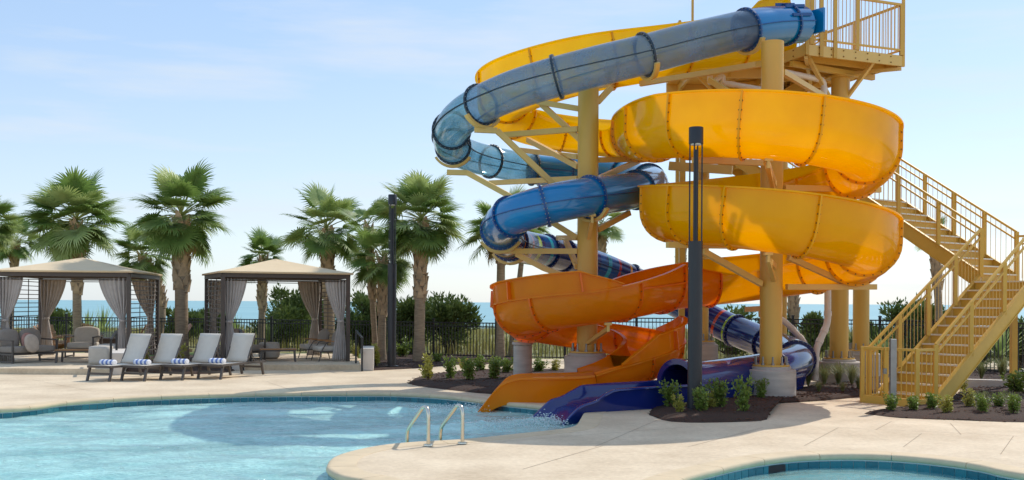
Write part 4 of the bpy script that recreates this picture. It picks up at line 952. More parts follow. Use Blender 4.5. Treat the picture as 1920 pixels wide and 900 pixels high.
# ------------------------------------------------------------------ chaise loungers and towels
def lounger_proto():
    t = thing('chaise_lounger', '-', 'lounger')                        # foot end at origin, head towards +Y
    w = .62; hs = .33
    for s_ in (-1, 1): MB().bar((s_*w/2, 0, hs), (s_*w/2, 1.9, hs), .045, .05).build('side_rail', 'chair_frame', t)
    for y, dy in ((.08, -.1), (1.72, .1)):
        for s_ in (-1, 1): MB().bar((s_*w/2, y+dy, 0), (s_*w/2, y, hs), .05, .045).build('leg', 'chair_frame', t)
    MB().bar((-w/2, .03, .17), (w/2, .03, .17), .03, .05).build('cross_bar', 'chair_frame', t); MB().bar((-w/2, 0, hs), (w/2, 0, hs), .045, .05).build('end_bar', 'chair_frame', t)
    MB().bar((-w/2, 1.74, .2), (w/2, 1.74, .2), .03, .05).build('cross_bar', 'chair_frame', t)
    mb = MB()
    for j in range(9): y = .03+j*.132; z = hs+.024-.012*math.sin(math.pi*j/8); mb.v += [(-w/2+.01, y, z), (0, y, z-.012), (w/2-.01, y, z)]
    for j in range(8): mb.f += [(j*3, j*3+1, j*3+4, j*3+3), (j*3+1, j*3+2, j*3+5, j*3+4)]
    o = mb.build('seat_sling', 'sling', t, smooth=True); s_ = o.modifiers.new('t', 'SOLIDIFY'); s_.thickness = .012
    a = R(64); L_ = .76; y0 = 1.1
    mb = MB()
    for j in range(9): k = j/8*L_; b = -.018*math.sin(math.pi*j/8); mb.v += [(-w/2+.012, y0+k*math.cos(a)-b*math.sin(a), hs+.03+k*math.sin(a)+b*math.cos(a)), (0, y0+k*math.cos(a)-b*math.sin(a)+.01, hs+.03+k*math.sin(a)), (w/2-.012, y0+k*math.cos(a)-b*math.sin(a), hs+.03+k*math.sin(a)+b*math.cos(a))]
    for j in range(8): mb.f += [(j*3, j*3+1, j*3+4, j*3+3), (j*3+1, j*3+2, j*3+5, j*3+4)]
    o = mb.build('back_sling', 'sling', t, smooth=True); s_ = o.modifiers.new('t', 'SOLIDIFY'); s_.thickness = .014
    for s_ in (-1, 1):
        MB().bar((s_*(w/2-.01), y0, hs+.02), (s_*(w/2-.01), y0+L_*math.cos(a)+.03, hs+.02+L_*math.sin(a)), .03, .03).build('back_rail', 'chair_frame', t)
        MB().bar((s_*(w/2-.02), 1.45, hs), (s_*(w/2-.02), y0+.5*L_*math.cos(a), hs+.5*L_*math.sin(a)), .02, .02).build('back_strut', 'chair_frame', t)
    return t
def towel_mat():
    m = M('towel_stripe', (240, 240, 244), .95, bump=.3, bscale=200); nt = m.node_tree; L = nt.links; p = nt.nodes['Principled BSDF']
    t = nt.nodes.new('ShaderNodeTexCoord'); sp = nt.nodes.new('ShaderNodeSeparateXYZ'); L.new(t.outputs['Object'], sp.inputs[0])
    a = nt.nodes.new('ShaderNodeMath'); a.operation = 'MULTIPLY'; a.inputs[1].default_value = 8.6; L.new(sp.outputs[0], a.inputs[0])
    f = nt.nodes.new('ShaderNodeMath'); f.operation = 'FRACT'; L.new(a.outputs[0], f.inputs[0])
    cr = nt.nodes.new('ShaderNodeValToRGB'); cr.color_ramp.interpolation = 'CONSTANT'; cr.color_ramp.elements[0].color = lin((120, 140, 196)); cr.color_ramp.elements[1].position = .48; cr.color_ramp.elements[1].color = lin((242, 242, 246))
    L.new(f.outputs[0], cr.inputs['Fac']); L.new(cr.outputs['Color'], p.inputs['Base Color'])
towel_mat()
lp0 = lounger_proto(); lang = -R(19)
sp = [(185, 715), (250, 714.5), (322, 712.6), (393, 711)]
names = ['leftmost of four cream sling loungers, in front of the left terrace', 'second cream sling lounger from the left, palm trunk to its right', 'third cream sling lounger from the left, just right of the thick palm trunk', 'rightmost of four cream sling loungers, beside the black handrail']
tn = ['leftmost lounger', 'second lounger from the left', 'third lounger from the left', 'rightmost lounger']
tw = MB()
ring = []
for k in range(40):       # spiral roll section
    a = k/39*math.pi*5; r_ = .045+.028*k/39; ring.append((r_*math.cos(a), r_*math.sin(a)))
prof_t = [(q[0]*1.15, q[1]*.9) for q in [(.074*math.cos(2*math.pi*k/20), .07*math.sin(2*math.pi*k/20)) for k in range(20)]]
secs = []
for x, s_ in ((-.2, .55), (-.2, .86), (-.185, 1), (-.07, 1.03), (.05, .99), (.185, 1), (.2, .86), (.2, .5)): secs.append([(x, a*s_, b*s_) for a, b in prof_t])
tw.loft(secs); twm = tw.mesh('towel', True, 60); twm.materials.append(MATS['towel_stripe'])
for k, (x, y) in enumerate(sp):
    o = lp0 if k == 0 else copy_tree(lp0); b = at(x, y); o.location = (b.x, b.y, 0); o.rotation_euler = (0, 0, lang+(0, .03, -.025, .012)[k]); tag(o, names[k], 'lounger', 'cream sling loungers in a row')
    tz = b+Matrix.Rotation(lang, 3, 'Z') @ Vector((.0, .30, 0)); t = bpy.data.objects.new('rolled_towel', twm); COL.objects.link(t); t.location = (tz.x, tz.y, .418); t.rotation_euler = (0, 0, lang+random.uniform(-.06, .06))
    tag(t, 'rolled white and blue striped towel on the '+tn[k], 'towel', 'rolled striped towels')
# ------------------------------------------------------------------ terrace furniture
def cushion(c, size, parent, mat='cushion', name='cushion', m=None, puff=.35):
    bm = bmesh.new(); bmesh.ops.create_cube(bm, size=1); bmesh.ops.subdivide_edges(bm, edges=bm.edges[:], cuts=5, use_grid_fill=True)
    for v in bm.verts:
        p = v.co*2; k = 1-puff*.12*(p.x**2+p.y**2+p.z**2-1); v.co = Vector((p.x*k*size[0]/2, p.y*k*size[1]/2, p.z*k*size[2]/2*(1+.25*puff*(1-p.x*p.x)*(1-p.y*p.y))))
        v.co = (m @ v.co if m else v.co)+Vector(c)
    me = bpy.data.meshes.new(name); bm.to_mesh(me); bm.free()
    for p in me.polygons: p.use_smooth = True
    return place(me, name, mat, parent)
def RX(a): return Matrix.Rotation(a, 3, 'X')
def sofa(label, w, cat, frame='chair_frame', n=1, cm='cushion'):
    t = thing('sofa' if n > 1 else 'lounge_chair', label, cat)
    for s_ in (-1, 1):
        MB().bar((s_*w/2, -.36, 0), (s_*w/2, -.36, .6), .04, .04).build('leg', frame, t); MB().bar((s_*w/2, .34, 0), (s_*w/2, .42, .66), .04, .04).build('leg', frame, t)
        MB().bar((s_*w/2, -.38, .6), (s_*w/2, .4, .62), .06, .035).build('arm_rest', frame, t); MB().bar((s_*w/2, -.36, .04), (s_*w/2, .34, .04), .035, .035).build('runner', frame, t)
    MB().box((0, 0, .24), (w, .74, .05)).build('seat_frame', frame, t); MB().bar((-w/2, .42, .62), (w/2, .42, .62), .04, .05).build('back_frame', frame, t)
    for k in range(n):
        x = -w/2+w*(k+.5)/n; cushion((x, -.02, .36), (w/n-.06, .72, .17), t, cm, 'seat_cushion'); cushion((x, .3, .64), (w/n-.05, .17, .46), t, cm, 'back_cushion', RX(-.18), .8)
    return t
def put(t, p, rz, z=.15): t.location = (p.x, p.y, z); t.rotation_euler = (0, 0, rz)
t = sofa('grey two seat sofa with pillows inside the left cabana', 1.35, 'sofa', n=2, cm='cushion_dark'); put(t, gp(50, 27.6), R(62)); 
for x, y, z, m_, lab in ((70, 27.2, .68, 'pillow_sand', 'sand coloured throw pillow leaning at the front of the left sofa'), (64, 27.7, .70, 'pillow_pink', 'dusty pink throw pillow on the left sofa')):
    p = gp(x-10, y); tp = cushion((0, 0, 0), (.4, .14, .4), None, m_, 'throw_pillow', Matrix.Rotation(R(60), 3, 'Z') @ RX(-.25), 1.2); tp.location = (p.x, p.y, z); tag(tp, lab, 'pillow')
t = sofa('single grey lounge chair facing the pool in the left cabana', .8, 'lounge chair'); put(t, gp(157, 30.2), R(4))
def coffee(label, p, rz, w=1.0, d=.55, h=.36):
    t = thing('coffee_table', label, 'table'); 
    for k in range(6): MB().box((0, -d/2+d*(k+.5)/6, h-.012), (w, d/6-.008, .024)).build('plank', 'teak', t)
    MB().box((0, 0, h-.05), (w-.04, d-.04, .04)).build('apron', 'chair_frame', t)
    for a in (-1, 1):
        for b in (-1, 1): MB().bar((a*(w/2-.03), b*(d/2-.03), 0), (a*(w/2-.05), b*(d/2-.05), h-.06), .05, .05).build('leg', 'chair_frame', t)
    put(t, p, rz)
coffee('low teak topped coffee table in the left cabana', gp(145, 27.6), R(6)); coffee('low teak topped coffee table in the right cabana', gp(522, 28.6), R(14))
def pouf(label, p, r=.3, h=.44, sq=False):
    t = thing('ottoman', label, 'ottoman')
    if sq: cushion((0, 0, h/2), (r*2, r*2, h), t, 'pouf', 'padded_block', None, .25)
    else: MB().lathe((0, 0, .02), [(r-.05, 0), (r-.01, .03), (r, .1), (r+.01, h*.5), (r, h-.1), (r-.015, h-.03), (r-.06, h), (.02, h+.008)], 36).build('padded_drum', 'pouf', t, smooth=True)
    MB().lathe((0, 0, 0), [(r*.8, 0), (r*.8, .03)], 24).build('plinth', 'chair_frame', t)
    put(t, p, R(10))
pouf('round pale grey ottoman behind the coffee table in the right cabana', gp(505, 30.0), .31, .46)
pouf('pale grey square ottoman nearest the steps in the left cabana', gp(190, 27.0), .27, .48, True); pouf('pale grey square ottoman behind another at the right of the left cabana', gp(206, 28.2), .27, .48, True)
def armchair(label, p, rz):
    t = thing('lounge_chair', label, 'lounge chair'); w = .72
    for s_ in (-1, 1):
        MB().tube([(s_*w/2, -.34, 0), (s_*w/2, -.24, .34), (s_*w/2, -.12, .52), (s_*w/2, .0, .56)], .014, 8).build('leg', 'chair_frame', t, smooth=True); MB().tube([(s_*w/2, .38, 0), (s_*w/2, .3, .34), (s_*w/2, .36, .72)], .014, 8).build('leg', 'chair_frame', t, smooth=True)
        MB().bar((s_*w/2, -.16, .575), (s_*w/2, .34, .56), .05, .025).build('arm_rest', 'teak', t)
    MB().box((0, .02, .28), (w, .64, .03)).build('seat_frame', 'chair_frame', t)
    cushion((0, 0, .36), (w-.06, .68, .14), t, 'cushion', 'seat_cushion'); cushion((0, .31, .62), (w-.06, .16, .44), t, 'cushion_dark', 'back_cushion', RX(-.22), .9)
    put(t, p, rz)
armchair('grey cushioned lounge chair on the right, nearer of two in the right cabana', gp(613, 29.0), R(-62)); armchair('grey cushioned lounge chair on the right, further of two in the right cabana', gp(588, 30.2), R(-60))
t = sofa('dark framed lounge chair at the left side of the right cabana', .8, 'lounge chair', cm='cushion_dark'); put(t, gp(463, 29.0), R(75))
# adirondack chairs on the lawn
def adirondack_proto(mat):
    t = thing('adirondack_chair', '-', 'garden chair')
    for k in range(5): x = -.24+k*.12; MB().bar((x*.85, .2, .26), (x*1.1, .62, 1.02-.03*abs(k-2)), .105, .022).build('back_slat', mat, t)
    for k in range(5): MB().box((0, -.32+k*.115, .36-k*.03), (.54, .105, .022)).build('seat_slat', mat, t)
    for s_ in (-1, 1):
        MB().bar((s_*.29, -.38, 0), (s_*.29, -.38, .56), .03, .1).build('front_leg', mat, t); MB().bar((s_*.27, -.4, .33), (s_*.27, .62, .04), .03, .12).build('rear_leg', mat, t); MB().bar((s_*.34, -.46, .575), (s_*.34, .34, .575), .13, .022).build('arm_rest', mat, t)
    MB().bar((-.32, .46, .7), (.32, .46, .7), .03, .06).build('back_brace', mat, t)
    return t
pa_ = adirondack_proto('poly_brown'); pt = adirondack_proto('poly_tan')
for proto, lst in ((pa_, [(100, 34.2, 62, 'brown slatted garden chair seen from the side left of the palm in the left cabana'), (238, 34.6, -70, 'brown slatted garden chair behind the right slats of the left cabana'), (306, 35.0, -75, 'brown slatted garden chair right of the left cabana, beside the thick palm trunk')]),
                   (pt, [(104, 36.4, 170, 'tan slatted garden chair with its back to us near the fence, left of the palm'), (168, 36.6, 185, 'tan slatted garden chair with its back to us near the fence, right of the palm'), (324, 36.2, -60, 'tan slatted garden chair half hidden by the thick palm trunk')])):
    for k, (x, d_, a_, lab) in enumerate(lst):
        o = proto if k == 0 else copy_tree(proto); p = gp(x, d_); o.location = (p.x, p.y, .01); o.rotation_euler = (0, 0, R(a_)); tag(o, lab, 'garden chair', 'slatted garden chairs around the fire pit')
fp = thing('fire_pit', 'dark square fire pit table with glass guard on the lawn', 'fire pit', gp(204, 34.2)); q = gp(204, 34.2)
MB().box((q.x, q.y, .28), (1.2, 1.0, .5)).build('base', 'firepit', fp, bevel=.01); MB().box((q.x, q.y, .56), (1.35, 1.15, .05)).build('table_top', 'firepit', fp, bevel=.008)
clear_mat('guard_glass', (225, 232, 232), (190, 200, 200), .04)
for dx, dy, sx, sy in ((0, -.3, .8, .01), (0, .3, .8, .01), (-.4, 0, .01, .6), (.4, 0, .01, .6)): MB().box((q.x+dx, q.y+dy, .69), (sx, sy, .2)).build('glass_guard', 'guard_glass', fp)
# ------------------------------------------------------------------ palms
def frond_mesh(seed, droop, mats):
    rnd = random.Random(seed); mb = MB(); fm = []
    pet = .50; z0 = 0
    # petiole
    P = [Vector((0, 0, 0)), Vector((pet*.5, 0, .015)), Vector((pet, 0, 0))]
    mb.tube(P, [.014, .010, .008], 5); fm += [1]*(len(mb.f))
    nl = 36
    for k in range(nl):
        f = (k+.5)/nl*2-1; ang = f*R(118)
        cs = .12*(1-abs(f)); st_ = Vector((pet+cs, 0, -.35*droop*cs))
        ln = (.50-.12*abs(f)**1.6)*rnd.uniform(.88, 1.06)
        d0 = Vector((math.cos(ang), math.sin(ang), .22*abs(f)+.03)).normalized()
        side = Vector((-math.sin(ang), math.cos(ang), 0)); pts = []; p = st_.copy(); dv = d0.copy(); seg = 4
        wd = [.008, .020, .017, .010, .0]
        for s_ in range(seg+1):
            pts.append((p.copy(), wd[s_])); p = p+dv*ln/seg; dv = (dv+Vector((0, 0, -droop*(.12+.34*s_*s_/4)*rnd.uniform(.6, 1.4)))+side*rnd.uniform(-.05, .05)).normalized()
        b = len(mb.v)
        for (q, w) in pts[:-1]: mb.v += [tuple(q-side*w+Vector((0, 0, .25*w))), tuple(q+side*w+Vector((0, 0, .25*w)))]
        mb.v.append(tuple(pts[-1][0]))
        for s_ in range(seg-1): mb.f.append((b+2*s_, b+2*s_+1, b+2*s_+3, b+2*s_+2)); fm.append(0)
        mb.f.append((b+2*(seg-1), b+2*(seg-1)+1, b+2*seg)); fm.append(0)
    me = bpy.data.meshes.new('frond'); me.from_pydata(mb.v, [], mb.f)
    for m_ in mats: me.materials.append(MATS[m_])
    for p, i in zip(me.polygons, fm): p.material_index = i
    return me
FRG = [frond_mesh(i, .6+.4*(i % 3), ('frond', 'petiole')) for i in range(4)]; FRL = [frond_mesh(20+i, .5+.35*i, ('frond_light', 'petiole')) for i in range(3)]; FRD = [frond_mesh(40+i, 1.3+.3*i, ('frond_dry', 'frond_dry')) for i in range(2)]
def palm(base, crown, rad, r0, label, n=58, boots=(.45, .98), lean=0, seed=1, dry=3, z0=0):
    rnd = random.Random(seed); base = Vector(base); crown = Vector(crown); t = thing('palm_tree', label, 'palm tree', (base.x, base.y, z0), 0, 'cabbage palm trees')
    H = crown.z; pts = []; n_ = 14
    for k in range(n_+1):
        f = k/n_; p = base.lerp(Vector((crown.x, crown.y, H-.15)), f); p.x += lean*math.sin(math.pi*f); p.z = lerp(z0-.05, H-.12, f); pts.append(p)
    rs = [r0*(1.12-.25*min(1, k/3)+.02*math.sin(k*1.7)) for k in range(n_+1)]
    tr = MB().tube(pts, rs, 16).build('trunk', 'trunk', t, smooth=True, sharp=60)
    bt = MB(); sp_ = catmull(pts, 6); L_ = arclen(sp_); tot = L_[-1]; k = 0; s_ = boots[0]*tot
    while s_ < boots[1]*tot:
        i = min(range(len(L_)), key=lambda q: abs(L_[q]-s_)); c = sp_[i]; a = k*2.4+rnd.uniform(-.15, .15); o_ = Vector((math.cos(a), math.sin(a), 0)); sd = Vector((-o_.y, o_.x, 0)); g_ = rnd.uniform(.85, 1.2)
        w = r0*.62*g_; h = .34*g_; out = .07*g_; q0 = c+o_*(r0*.78); q1 = q0+o_*out*.7+UPZ*h*.55+sd*rnd.uniform(-.03, .03); q2 = q0+o_*out*1.5+UPZ*h
        ring = lambda q, ww, th: [q-sd*ww-o_*th, q+sd*ww-o_*th, q+sd*ww+o_*th*.6, q-sd*ww+o_*th*.6]
        bt.loft([ring(q0, w, .05), ring(q1, w*.62, .03), ring(q2, w*.26, .016)]); k += 1; s_ += .030*(1.25-.35*s_/tot)*(1 if r0 > .17 else .85)*1.4
    tag(bt.build('leaf_bases', 'boot', tr), kind='stuff')
    top = Vector((crown.x, crown.y, H-.12))
    for k in range(n):
        f = (k+.5)/n; az = k*2.39996+rnd.uniform(-.25, .25); el = R(76-134*f**.72+rnd.uniform(-13, 13)); s_ = rad*rnd.uniform(.82, 1.2)*(1.0-.1*(f > .85))
        me = FRG[k % 4] if rnd.random() < .62 else FRL[k % 3]
        if k >= n-dry: me = FRD[k % 2]; s_ *= .8; el = R(-62+rnd.uniform(-12, 8))
        o = place(me, 'frond', None, t, loc=top+UPZ*(.28*(1-f)*rad*.5))
        o.rotation_euler = (Matrix.Rotation(az, 3, 'Z') @ Matrix.Rotation(-el, 3, 'Y') @ Matrix.Rotation(rnd.uniform(-.5, .5), 3, 'X')).to_euler(); o.scale = (s_, s_, s_)
        if k < 3 and False: pass
    return t
def palmpx(bx, d, cx, cy, rpx, twpx, label, **kw):
    b = gp(bx, d); c = atd(cx, cy, d); palm(b, c, rpx*d/F*.95, twpx*d/F/2*.95, label, **kw)
palmpx(-14, 36, -22, 418, 62, 16, 'palm crown cut off by the left picture edge', seed=2)
palmpx(17, 43, 30, 452, 50, 12, 'small palm at far left rising behind the left cabana roof', seed=3, n=38)
palmpx(146, 36, 143, 415, 96, 19, 'large palm whose trunk stands in the middle of the left cabana', seed=4)
palmpx(341, 30.3, 340, 405, 98, 29, 'large thick palm between the two cabanas behind the loungers', seed=5, boots=(.5, .98))
palmpx(290, 38.5, 266, 480, 66, 17, 'low leaning palm just left of the thick palm by the left cabana', seed=6, lean=.5, n=42)
palmpx(490, 37, 493, 482, 54, 15, 'small palm whose trunk stands inside the right cabana', seed=7, n=42)
palmpx(620, 34, 612, 428, 84, 24, 'palm rising behind the right end of the right cabana', seed=8, n=38, dry=3)
palmpx(716, 31.2, 718, 482, 70, 18, 'shorter palm just left of the far lamp post', seed=9, n=40, dry=3)
palmpx(706, 32.2, 690, 420, 56, 13, 'slim palm behind the shorter palm left of the far lamp post', seed=19, n=20)
palmpx(786, 30.5, 790, 412, 92, 24, 'large palm right of the far lamp post', seed=10)
palmpx(938, 32.4, 940, 430, 80, 19, 'palm behind the left bends of the tube slide', seed=11, n=26, boots=(.75, .98))
palmpx(958, 34.5, 985, 420, 60, 12, 'slim palm half hidden behind the blue tube left bends', seed=12, n=22, boots=(.85, .98))
palmpx(1128, 40, 1128, 420, 52, 14, 'palm seen behind the tan column between blue tube and yellow spiral', seed=13, n=26)
palmpx(1277, 40, 1277, 418, 42, 16, 'palm mostly hidden behind the lower yellow spiral', seed=14, n=22)
palmpx(1488, 34, 1488, 440, 40, 17, 'palm trunk seen right of the front column below the yellow spiral', seed=15, n=20, boots=(.3, .98))
palmpx(1767, 31.5, 1752, 440, 46, 16, 'palm seen through the stair railings at right', seed=16, n=9, dry=2, boots=(.6, .98))
# ------------------------------------------------------------------ shrubs and ground plants
def leafquad(mb, p, d, n, l, w):
    d = d.normalized(); s_ = d.cross(n); s_ = s_.normalized() if s_.length > .01 else Vector((1, 0, 0)); b = len(mb.v); m_ = p+d*l*.5+n*l*.06
    mb.v += [tuple(p), tuple(m_+s_*w), tuple(p+d*l), tuple(m_-s_*w)]; mb.f.append((b, b+1, b+2, b+3))
def rv(rnd): 
    while True:
        v = Vector((rnd.uniform(-1, 1), rnd.uniform(-1, 1), rnd.uniform(-1, 1)))
        if .05 < v.length < 1: return v
def shrub_mesh(seed, mats, stems=6, dens=60):
    rnd = random.Random(seed); st = MB(); lf = MB()
    for k in range(stems):
        a = rnd.uniform(0, 6.28); sp_ = rnd.uniform(.05, .42); h = rnd.uniform(.5, 1.05); P = [Vector((0, 0, 0)), Vector((sp_*.4*math.cos(a), sp_*.4*math.sin(a), h*.5)), Vector((sp_*math.cos(a), sp_*math.sin(a), h))]
        st.tube(P, [.016, .011, .004], 5)
        for j in range(dens):
            f = rnd.uniform(.16, 1.02); p = P[0].lerp(P[1], f*2) if f < .5 else P[1].lerp(P[2], f*2-1); q = p+rv(rnd)*.13*(1.15-f*.6); d = (q-p).normalized()+Vector((0, 0, .55))
            leafquad(lf, q, d, rv(rnd), rnd.uniform(.09, .16), rnd.uniform(.028, .045))
    return st.mesh('stem'), lf.mesh('foliage')
def setm(me, m_): me.materials.append(MATS[m_]); return me
SH = []
for i, m_ in enumerate(('leaf', 'leaf', 'leaf', 'leaf_yellow')):
    a, b = shrub_mesh(60+i, None, 8+i % 3, 70); SH.append((setm(a, 'bark'), setm(b, m_)))
def shrub(px, py, hpx, label, v=0, wide=1.0, name='shrub', grp='small leafy shrubs in the mulch beds', z=.04):
    p = at(px, py); s_ = hpx*p.y/F; t = thing(name, label, 'shrub', (p.x, p.y, z), random.uniform(0, 6.28), grp); t.scale = (s_*wide*1.2, s_*wide*1.2, s_*1.05)
    for me, nm in zip(SH[v], ('stem', 'foliage')):
        o = bpy.data.objects.new(nm, me); COL.objects.link(o); o.parent = t
for a in ((1258, 768, 48, 'bushy green shrub left of the near lamp post base', 0, 1.0), (1274, 779, 30, 'low yellow green shrub at the front left of the near lamp post', 3, .9), (1316, 778, 44, 'green shrub touching the right of the near lamp post base', 1, 1.0), (1350, 771, 50, 'green shrub in the near bed between lamp post and front pier', 2, .9), (1393, 779, 66, 'tallest thin shrub at the tip of the near mulch bed', 0, .62), (1427, 754, 36, 'small shrub against the front concrete pier', 2, .8), (1330, 772, 30, 'low shrub just behind another one right of the near lamp post', 3, 1.0),
          (1671, 775, 31, 'small shrub in front of the grey metal post at the gate', 0, 1.1), (1713, 775, 26, 'small shrub in front of the right half of the yellow gate', 1, 1.2), (1747, 773, 29, 'small shrub at the right corner post of the yellow gate', 2, 1.1), (1776, 780, 30, 'yellowish shrub under the lower stair stringer', 3, 1.3), (1819, 770, 32, 'shrub right of the lower stair foot, left of the pale grass tuft', 3, 1.1), (1843, 780, 32, 'shrub inside the pale grass tuft right of the stairs', 1, 1.0), (1873, 770, 28, 'shrub between two pale grass tufts at far right', 0, 1.2), (1900, 781, 34, 'shrub under the grass tuft nearest the right picture edge', 1, 1.0), (1806, 735, 18, 'small shrub by the low kerb wall behind the stairs', 3, 1.2), (1905, 742, 40, 'dark shrub near the fence at the right picture edge', 0, 1.4), (1940, 746, 44, 'shrub at the right picture edge by the low kerb wall', 2, 1.3),
          (803, 716, 42, 'leftmost leafy shrub of the bed beside the orange run-out', 3, .9), (845, 715, 42, 'second leafy shrub from the left in the bed beside the orange run-out', 0, .75), (880, 718, 40, 'third shrub from the left in the bed beside the orange run-out', 1, .9), (900, 700, 30, 'low shrub behind the third one beside the orange run-out', 0, 1.2), (925, 716, 34, 'shrub touching the orange run-out from behind', 2, 1.0), (950, 704, 28, 'low shrub left of the short concrete footing', 1, 1.3), (870, 696, 18, 'low ground shrub at the back of the left bed', 3, 1.6), (930, 694, 22, 'low ground shrub in front of the two palm trunks', 0, 1.6),
          (1010, 702, 26, 'low shrub behind the orange run-out right of the short footing', 0, 1.4), (1040, 700, 20, 'low shrub beside the large left pier', 3, 1.4), (1148, 712, 22, 'small shrub showing above the orange run-out wall', 0, 1.2), (1140, 742, 24, 'small shrub growing between the orange and navy run-outs', 3, 1.0),
          (705, 688, 34, 'yellow green shrub right of the pale low wall by the right cabana', 3, 1.0), (668, 676, 22, 'small shrub behind the right cabana corner post', 3, 1.0), (755, 672, 26, 'low shrub by the far lamp post near the fence', 0, 1.3), (820, 682, 16, 'low shrub right of the large palm trunk', 1, 1.6), (770, 668, 30, 'shrub at the fence behind the far lamp post', 1, 1.1), (268, 690, 40, 'yellow green shrub behind the second lounger', 3, 1.1), (328, 690, 36, 'yellow green shrub at the foot of the thick palm', 3, 1.2), (380, 690, 38, 'yellow green shrub behind the rightmost lounger backrest', 3, 1.2), (300, 692, 26, 'low shrub between the second and third loungers', 0, 1.3)):
    shrub(*a)
# grass tufts
def tuft_mesh(seed, n=150):
    rnd = random.Random(seed); mb = MB()
    for k in range(n):
        a = rnd.uniform(0, 6.28); sp_ = rnd.uniform(.1, .75); h = rnd.uniform(.6, 1.0); o_ = Vector((math.cos(a), math.sin(a), 0)); sd = Vector((-o_.y, o_.x, 0))*.009; b = len(mb.v)
        for f in (0, .4, .75): p = o_*sp_*f**1.5*1.1+UPZ*h*math.sin(f*1.9)/math.sin(1.5); mb.v += [tuple(p-sd*(1.2-f)), tuple(p+sd*(1.2-f))]
        mb.v.append(tuple(o_*sp_*1.25+UPZ*h*.72)); mb.f += [(b, b+1, b+3, b+2), (b+2, b+3, b+5, b+4), (b+4, b+5, b+6)]
    me = mb.mesh('blades'); me.materials.append(MATS['tuft']); return me
TU = [tuft_mesh(80+i) for i in range(3)]
def tuft(px, py, hpx, label, v=0):
    p = at(px, py); s_ = hpx*p.y/F; t = thing('grass_tuft', label, 'ornamental grass', (p.x, p.y, .03), random.uniform(0, 6), 'ornamental grass tufts'); t.scale = (s_*1.1, s_*1.1, s_)
    o = bpy.data.objects.new('blades', TU[v]); COL.objects.link(o); o.parent = t
for k, a in enumerate(((1842, 776, 42, 'pale grass tuft right of the lower stair foot'), (1896, 776, 40, 'pale grass tuft near the right picture edge'), (1515, 728, 40, 'green grass tuft right of the front pier'), (1545, 728, 44, 'green grass tuft in front of the cream drain pipe'), (1572, 726, 46, 'green grass tuft in front of the thick column pier, left side'), (1597, 727, 42, 'green grass tuft in front of the thick column pier, right side'), (1610, 735, 30, 'green grass tuft left of the yellow gate'), (1535, 742, 26, 'small grass tuft at the front of the rear mulch strip'), (1580, 742, 24, 'small grass tuft between thick pier and paving'),
                       (1352, 700, 36, 'grass tuft behind the navy tube near the slim pier'), (1385, 700, 34, 'grass tuft under the navy tube bend'), (1840, 715, 40, 'grass tuft at the fence seen under the stairs'), (1880, 715, 46, 'spiky grass at the fence right of the stairs'), (1640, 705, 34, 'grass tuft behind the yellow gate'), (1690, 706, 36, 'grass tuft behind the lower stairs'))):
    tuft(*a, v=k % 3)
# evergreen shrubs beyond the fence
def cedar(px, d, py_top, wpx, label, seed, dens=5200):
    rnd = random.Random(seed); b = gp(px, d); H = atd(px, py_top, d).z; w = wpx*d/F; t = thing('evergreen_bush', label, 'bush', (b.x, b.y, -.3), 0, 'evergreen bushes beyond the fence')
    lobes = []
    for k in range(22): a = rnd.uniform(0, 6.28); rr = rnd.uniform(.1, .62); z = rnd.uniform(.18, .86); lobes.append((Vector((b.x+math.cos(a)*rr*w*.62, b.y+math.sin(a)*rr*w*.5, H*z)), rnd.uniform(.10, .26)*min(w, H)*(1.25-z*.6)))
    st = MB()
    for c, r_ in lobes: m_ = Vector((b.x, b.y, c.z*.35)).lerp(c, .5)+rv(rnd)*.1; st.tube([Vector((b.x, b.y, -.3)), m_, c], [.07, .045, .015], 6)
    tag(st.build('branches', 'bark', t), kind='stuff'); lf = MB(); per = dens//22
    for c, r_ in lobes:
        for k in range(per):
            d_ = rv(rnd).normalized(); d_.z = d_.z*.8+.15; rr = r_*(rnd.random()**.4)*1.05; p = c+d_*rr*Vector((1,1,1)).length/1.732*rnd.uniform(.8, 1.35)+rv(rnd)*.1
            l = rnd.uniform(.09, .2); leafquad(lf, p, d_+Vector((0, 0, .5))+rv(rnd)*.5, rv(rnd), l, l*.22)
            if k % 3 == 0: leafquad(lf, p, d_+Vector((0, 0, .9))+rv(rnd)*.7, rv(rnd), l*1.3, l*.16)
    lf.build('foliage', 'cedar', t)
for k, a in enumerate(((530, 40, 536, 150, 'dark evergreen bush seen through the right cabana'), (600, 42, 560, 110, 'evergreen bush behind the right cabana rear curtain'), (685, 38, 552, 120, 'dark evergreen bush left of the far lamp post palms'), (762, 37.5, 556, 130, 'evergreen bush behind the far lamp post'), (842, 36.5, 558, 110, 'evergreen bush with ragged right edge, rightmost left of the slides'), (560, 46, 556, 120, 'evergreen bush furthest back beyond the right cabana'), (345, 44, 578, 90, 'low evergreen bush behind the thick palm'), (115, 44, 582, 80, 'low evergreen bush beyond the fence in the left cabana opening'), (395, 46, 580, 70, 'low evergreen bush left of the right cabana beyond the fence'),
                       (1530, 33, 585, 60, 'scraggly bush at the fence left of the thick column'), (1700, 35, 562, 95, 'bush behind the stairs with reddish twigs'), (1745, 33, 568, 90, 'bush behind the palm trunk at the stairs'), (1820, 30, 600, 150, 'dark bush at the fence under the stairs'), (1910, 29, 590, 120, 'dark bush at the right edge beyond the fence'), (1450, 34, 575, 60, 'bush behind the front column at the fence'), (1370, 34, 580, 90, 'bush beyond the fence above the navy tube'), (1640, 33, 612, 80, 'low bush behind the rightmost tan column'))):
    cedar(*a, seed=200+k, dens=5200 if k < 9 else 3000)
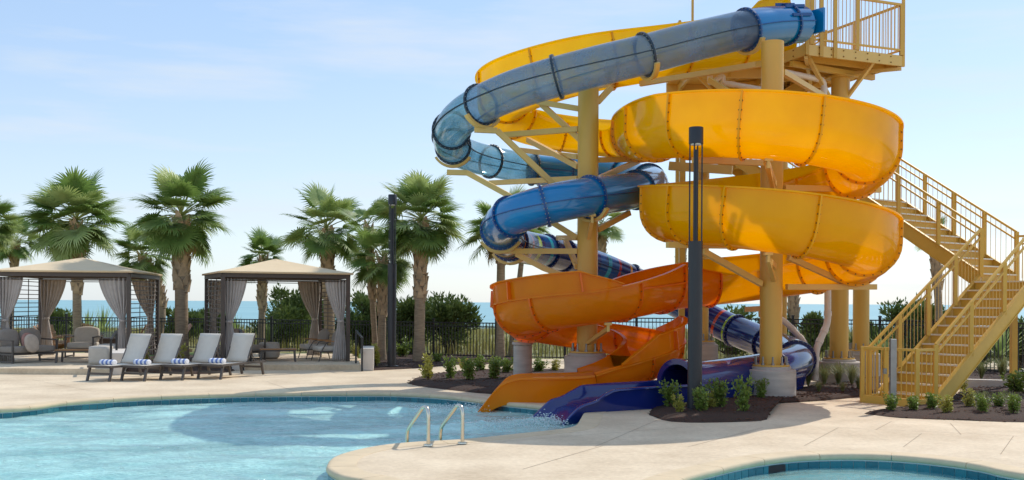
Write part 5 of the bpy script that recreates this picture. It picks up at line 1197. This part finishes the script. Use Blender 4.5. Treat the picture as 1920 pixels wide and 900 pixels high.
# spiky plants just outside the fence
def spiky(px, d, hpx, label, seed):
    rnd = random.Random(seed); b = gp(px, d); s_ = hpx*d/F; t = thing('spiky_plant', label, 'yucca', (b.x, b.y, 0), 0, 'spiky leaved plants beyond the fence'); mb = MB()
    for k in range(60):
        a = rnd.uniform(0, 6.28); e_ = rnd.uniform(.15, 1.45); d_ = Vector((math.cos(a)*math.cos(e_), math.sin(a)*math.cos(e_), math.sin(e_))); sd = d_.cross(UPZ).normalized()*.02; p = Vector((b.x, b.y, .25*s_)); bb = len(mb.v); l = s_*rnd.uniform(.6, .85)
        mb.v += [tuple(p-sd), tuple(p+sd), tuple(p+d_*l*.5+sd*1.2), tuple(p+d_*l*.5-sd*1.2), tuple(p+d_*l-UPZ*.06)]; mb.f += [(bb, bb+1, bb+2, bb+3), (bb+3, bb+2, bb+4)]
    mb.build('blades', 'frond_light', t); MB().tube([(b.x, b.y, -.1), (b.x, b.y, .3*s_)], .06, 8).build('stem', 'bark', t)
for k, a in enumerate(((165, 41, 74, 'spiky plant beyond the fence right of the palm in the left cabana'), (192, 42, 78, 'tall spiky plant beyond the fence at the centre of the left cabana opening'), (505, 39, 60, 'spiky plant beyond the fence in the right cabana opening'), (440, 40, 66, 'light spiky plant beyond the fence behind the right cabana left curtain'), (1655, 29, 80, 'spiky plant behind the yellow gate'), (1875, 27.6, 120, 'large spiky fan plant at the fence right of the stairs'))): spiky(*a, seed=300+k)
# dune grass beyond the fences
rnd = random.Random(5); dg = MB(); cnt = 0
while cnt < 26000:
    x = rnd.uniform(-26, 24); y = rnd.uniform(33.2, 62)
    fy = 32.4 if 0 > x > -1 else (32.4+(-x)*.42 if x < 0 else 32.3-x*.18)
    if y < fy+.4 or noise.noise(Vector((x*.35, y*.35, 7))) < -.38: continue
    h = rnd.uniform(.28, .62)*(1+.7*noise.noise(Vector((x*.2, y*.2, 2)))); a = rnd.uniform(0, 6.28); o_ = Vector((math.cos(a), math.sin(a), 0))*rnd.uniform(.05, .35)*h; sd = Vector((-o_.y, o_.x, 0)).normalized()*.014; p = Vector((x, y, -.05 if y < 37 else .0)); b = len(dg.v)
    dg.v += [tuple(p-sd), tuple(p+sd), tuple(p+o_*.5+UPZ*h*.6+sd*.7), tuple(p+o_*.5+UPZ*h*.6-sd*.7), tuple(p+o_*1.3+UPZ*h)]; dg.f += [(b, b+1, b+2, b+3), (b+3, b+2, b+4)]; cnt += 1
tag(dg.build('dune_grass', 'dune_grass'), 'tall yellow green dune grass beyond the fences', 'grass', kind='stuff')
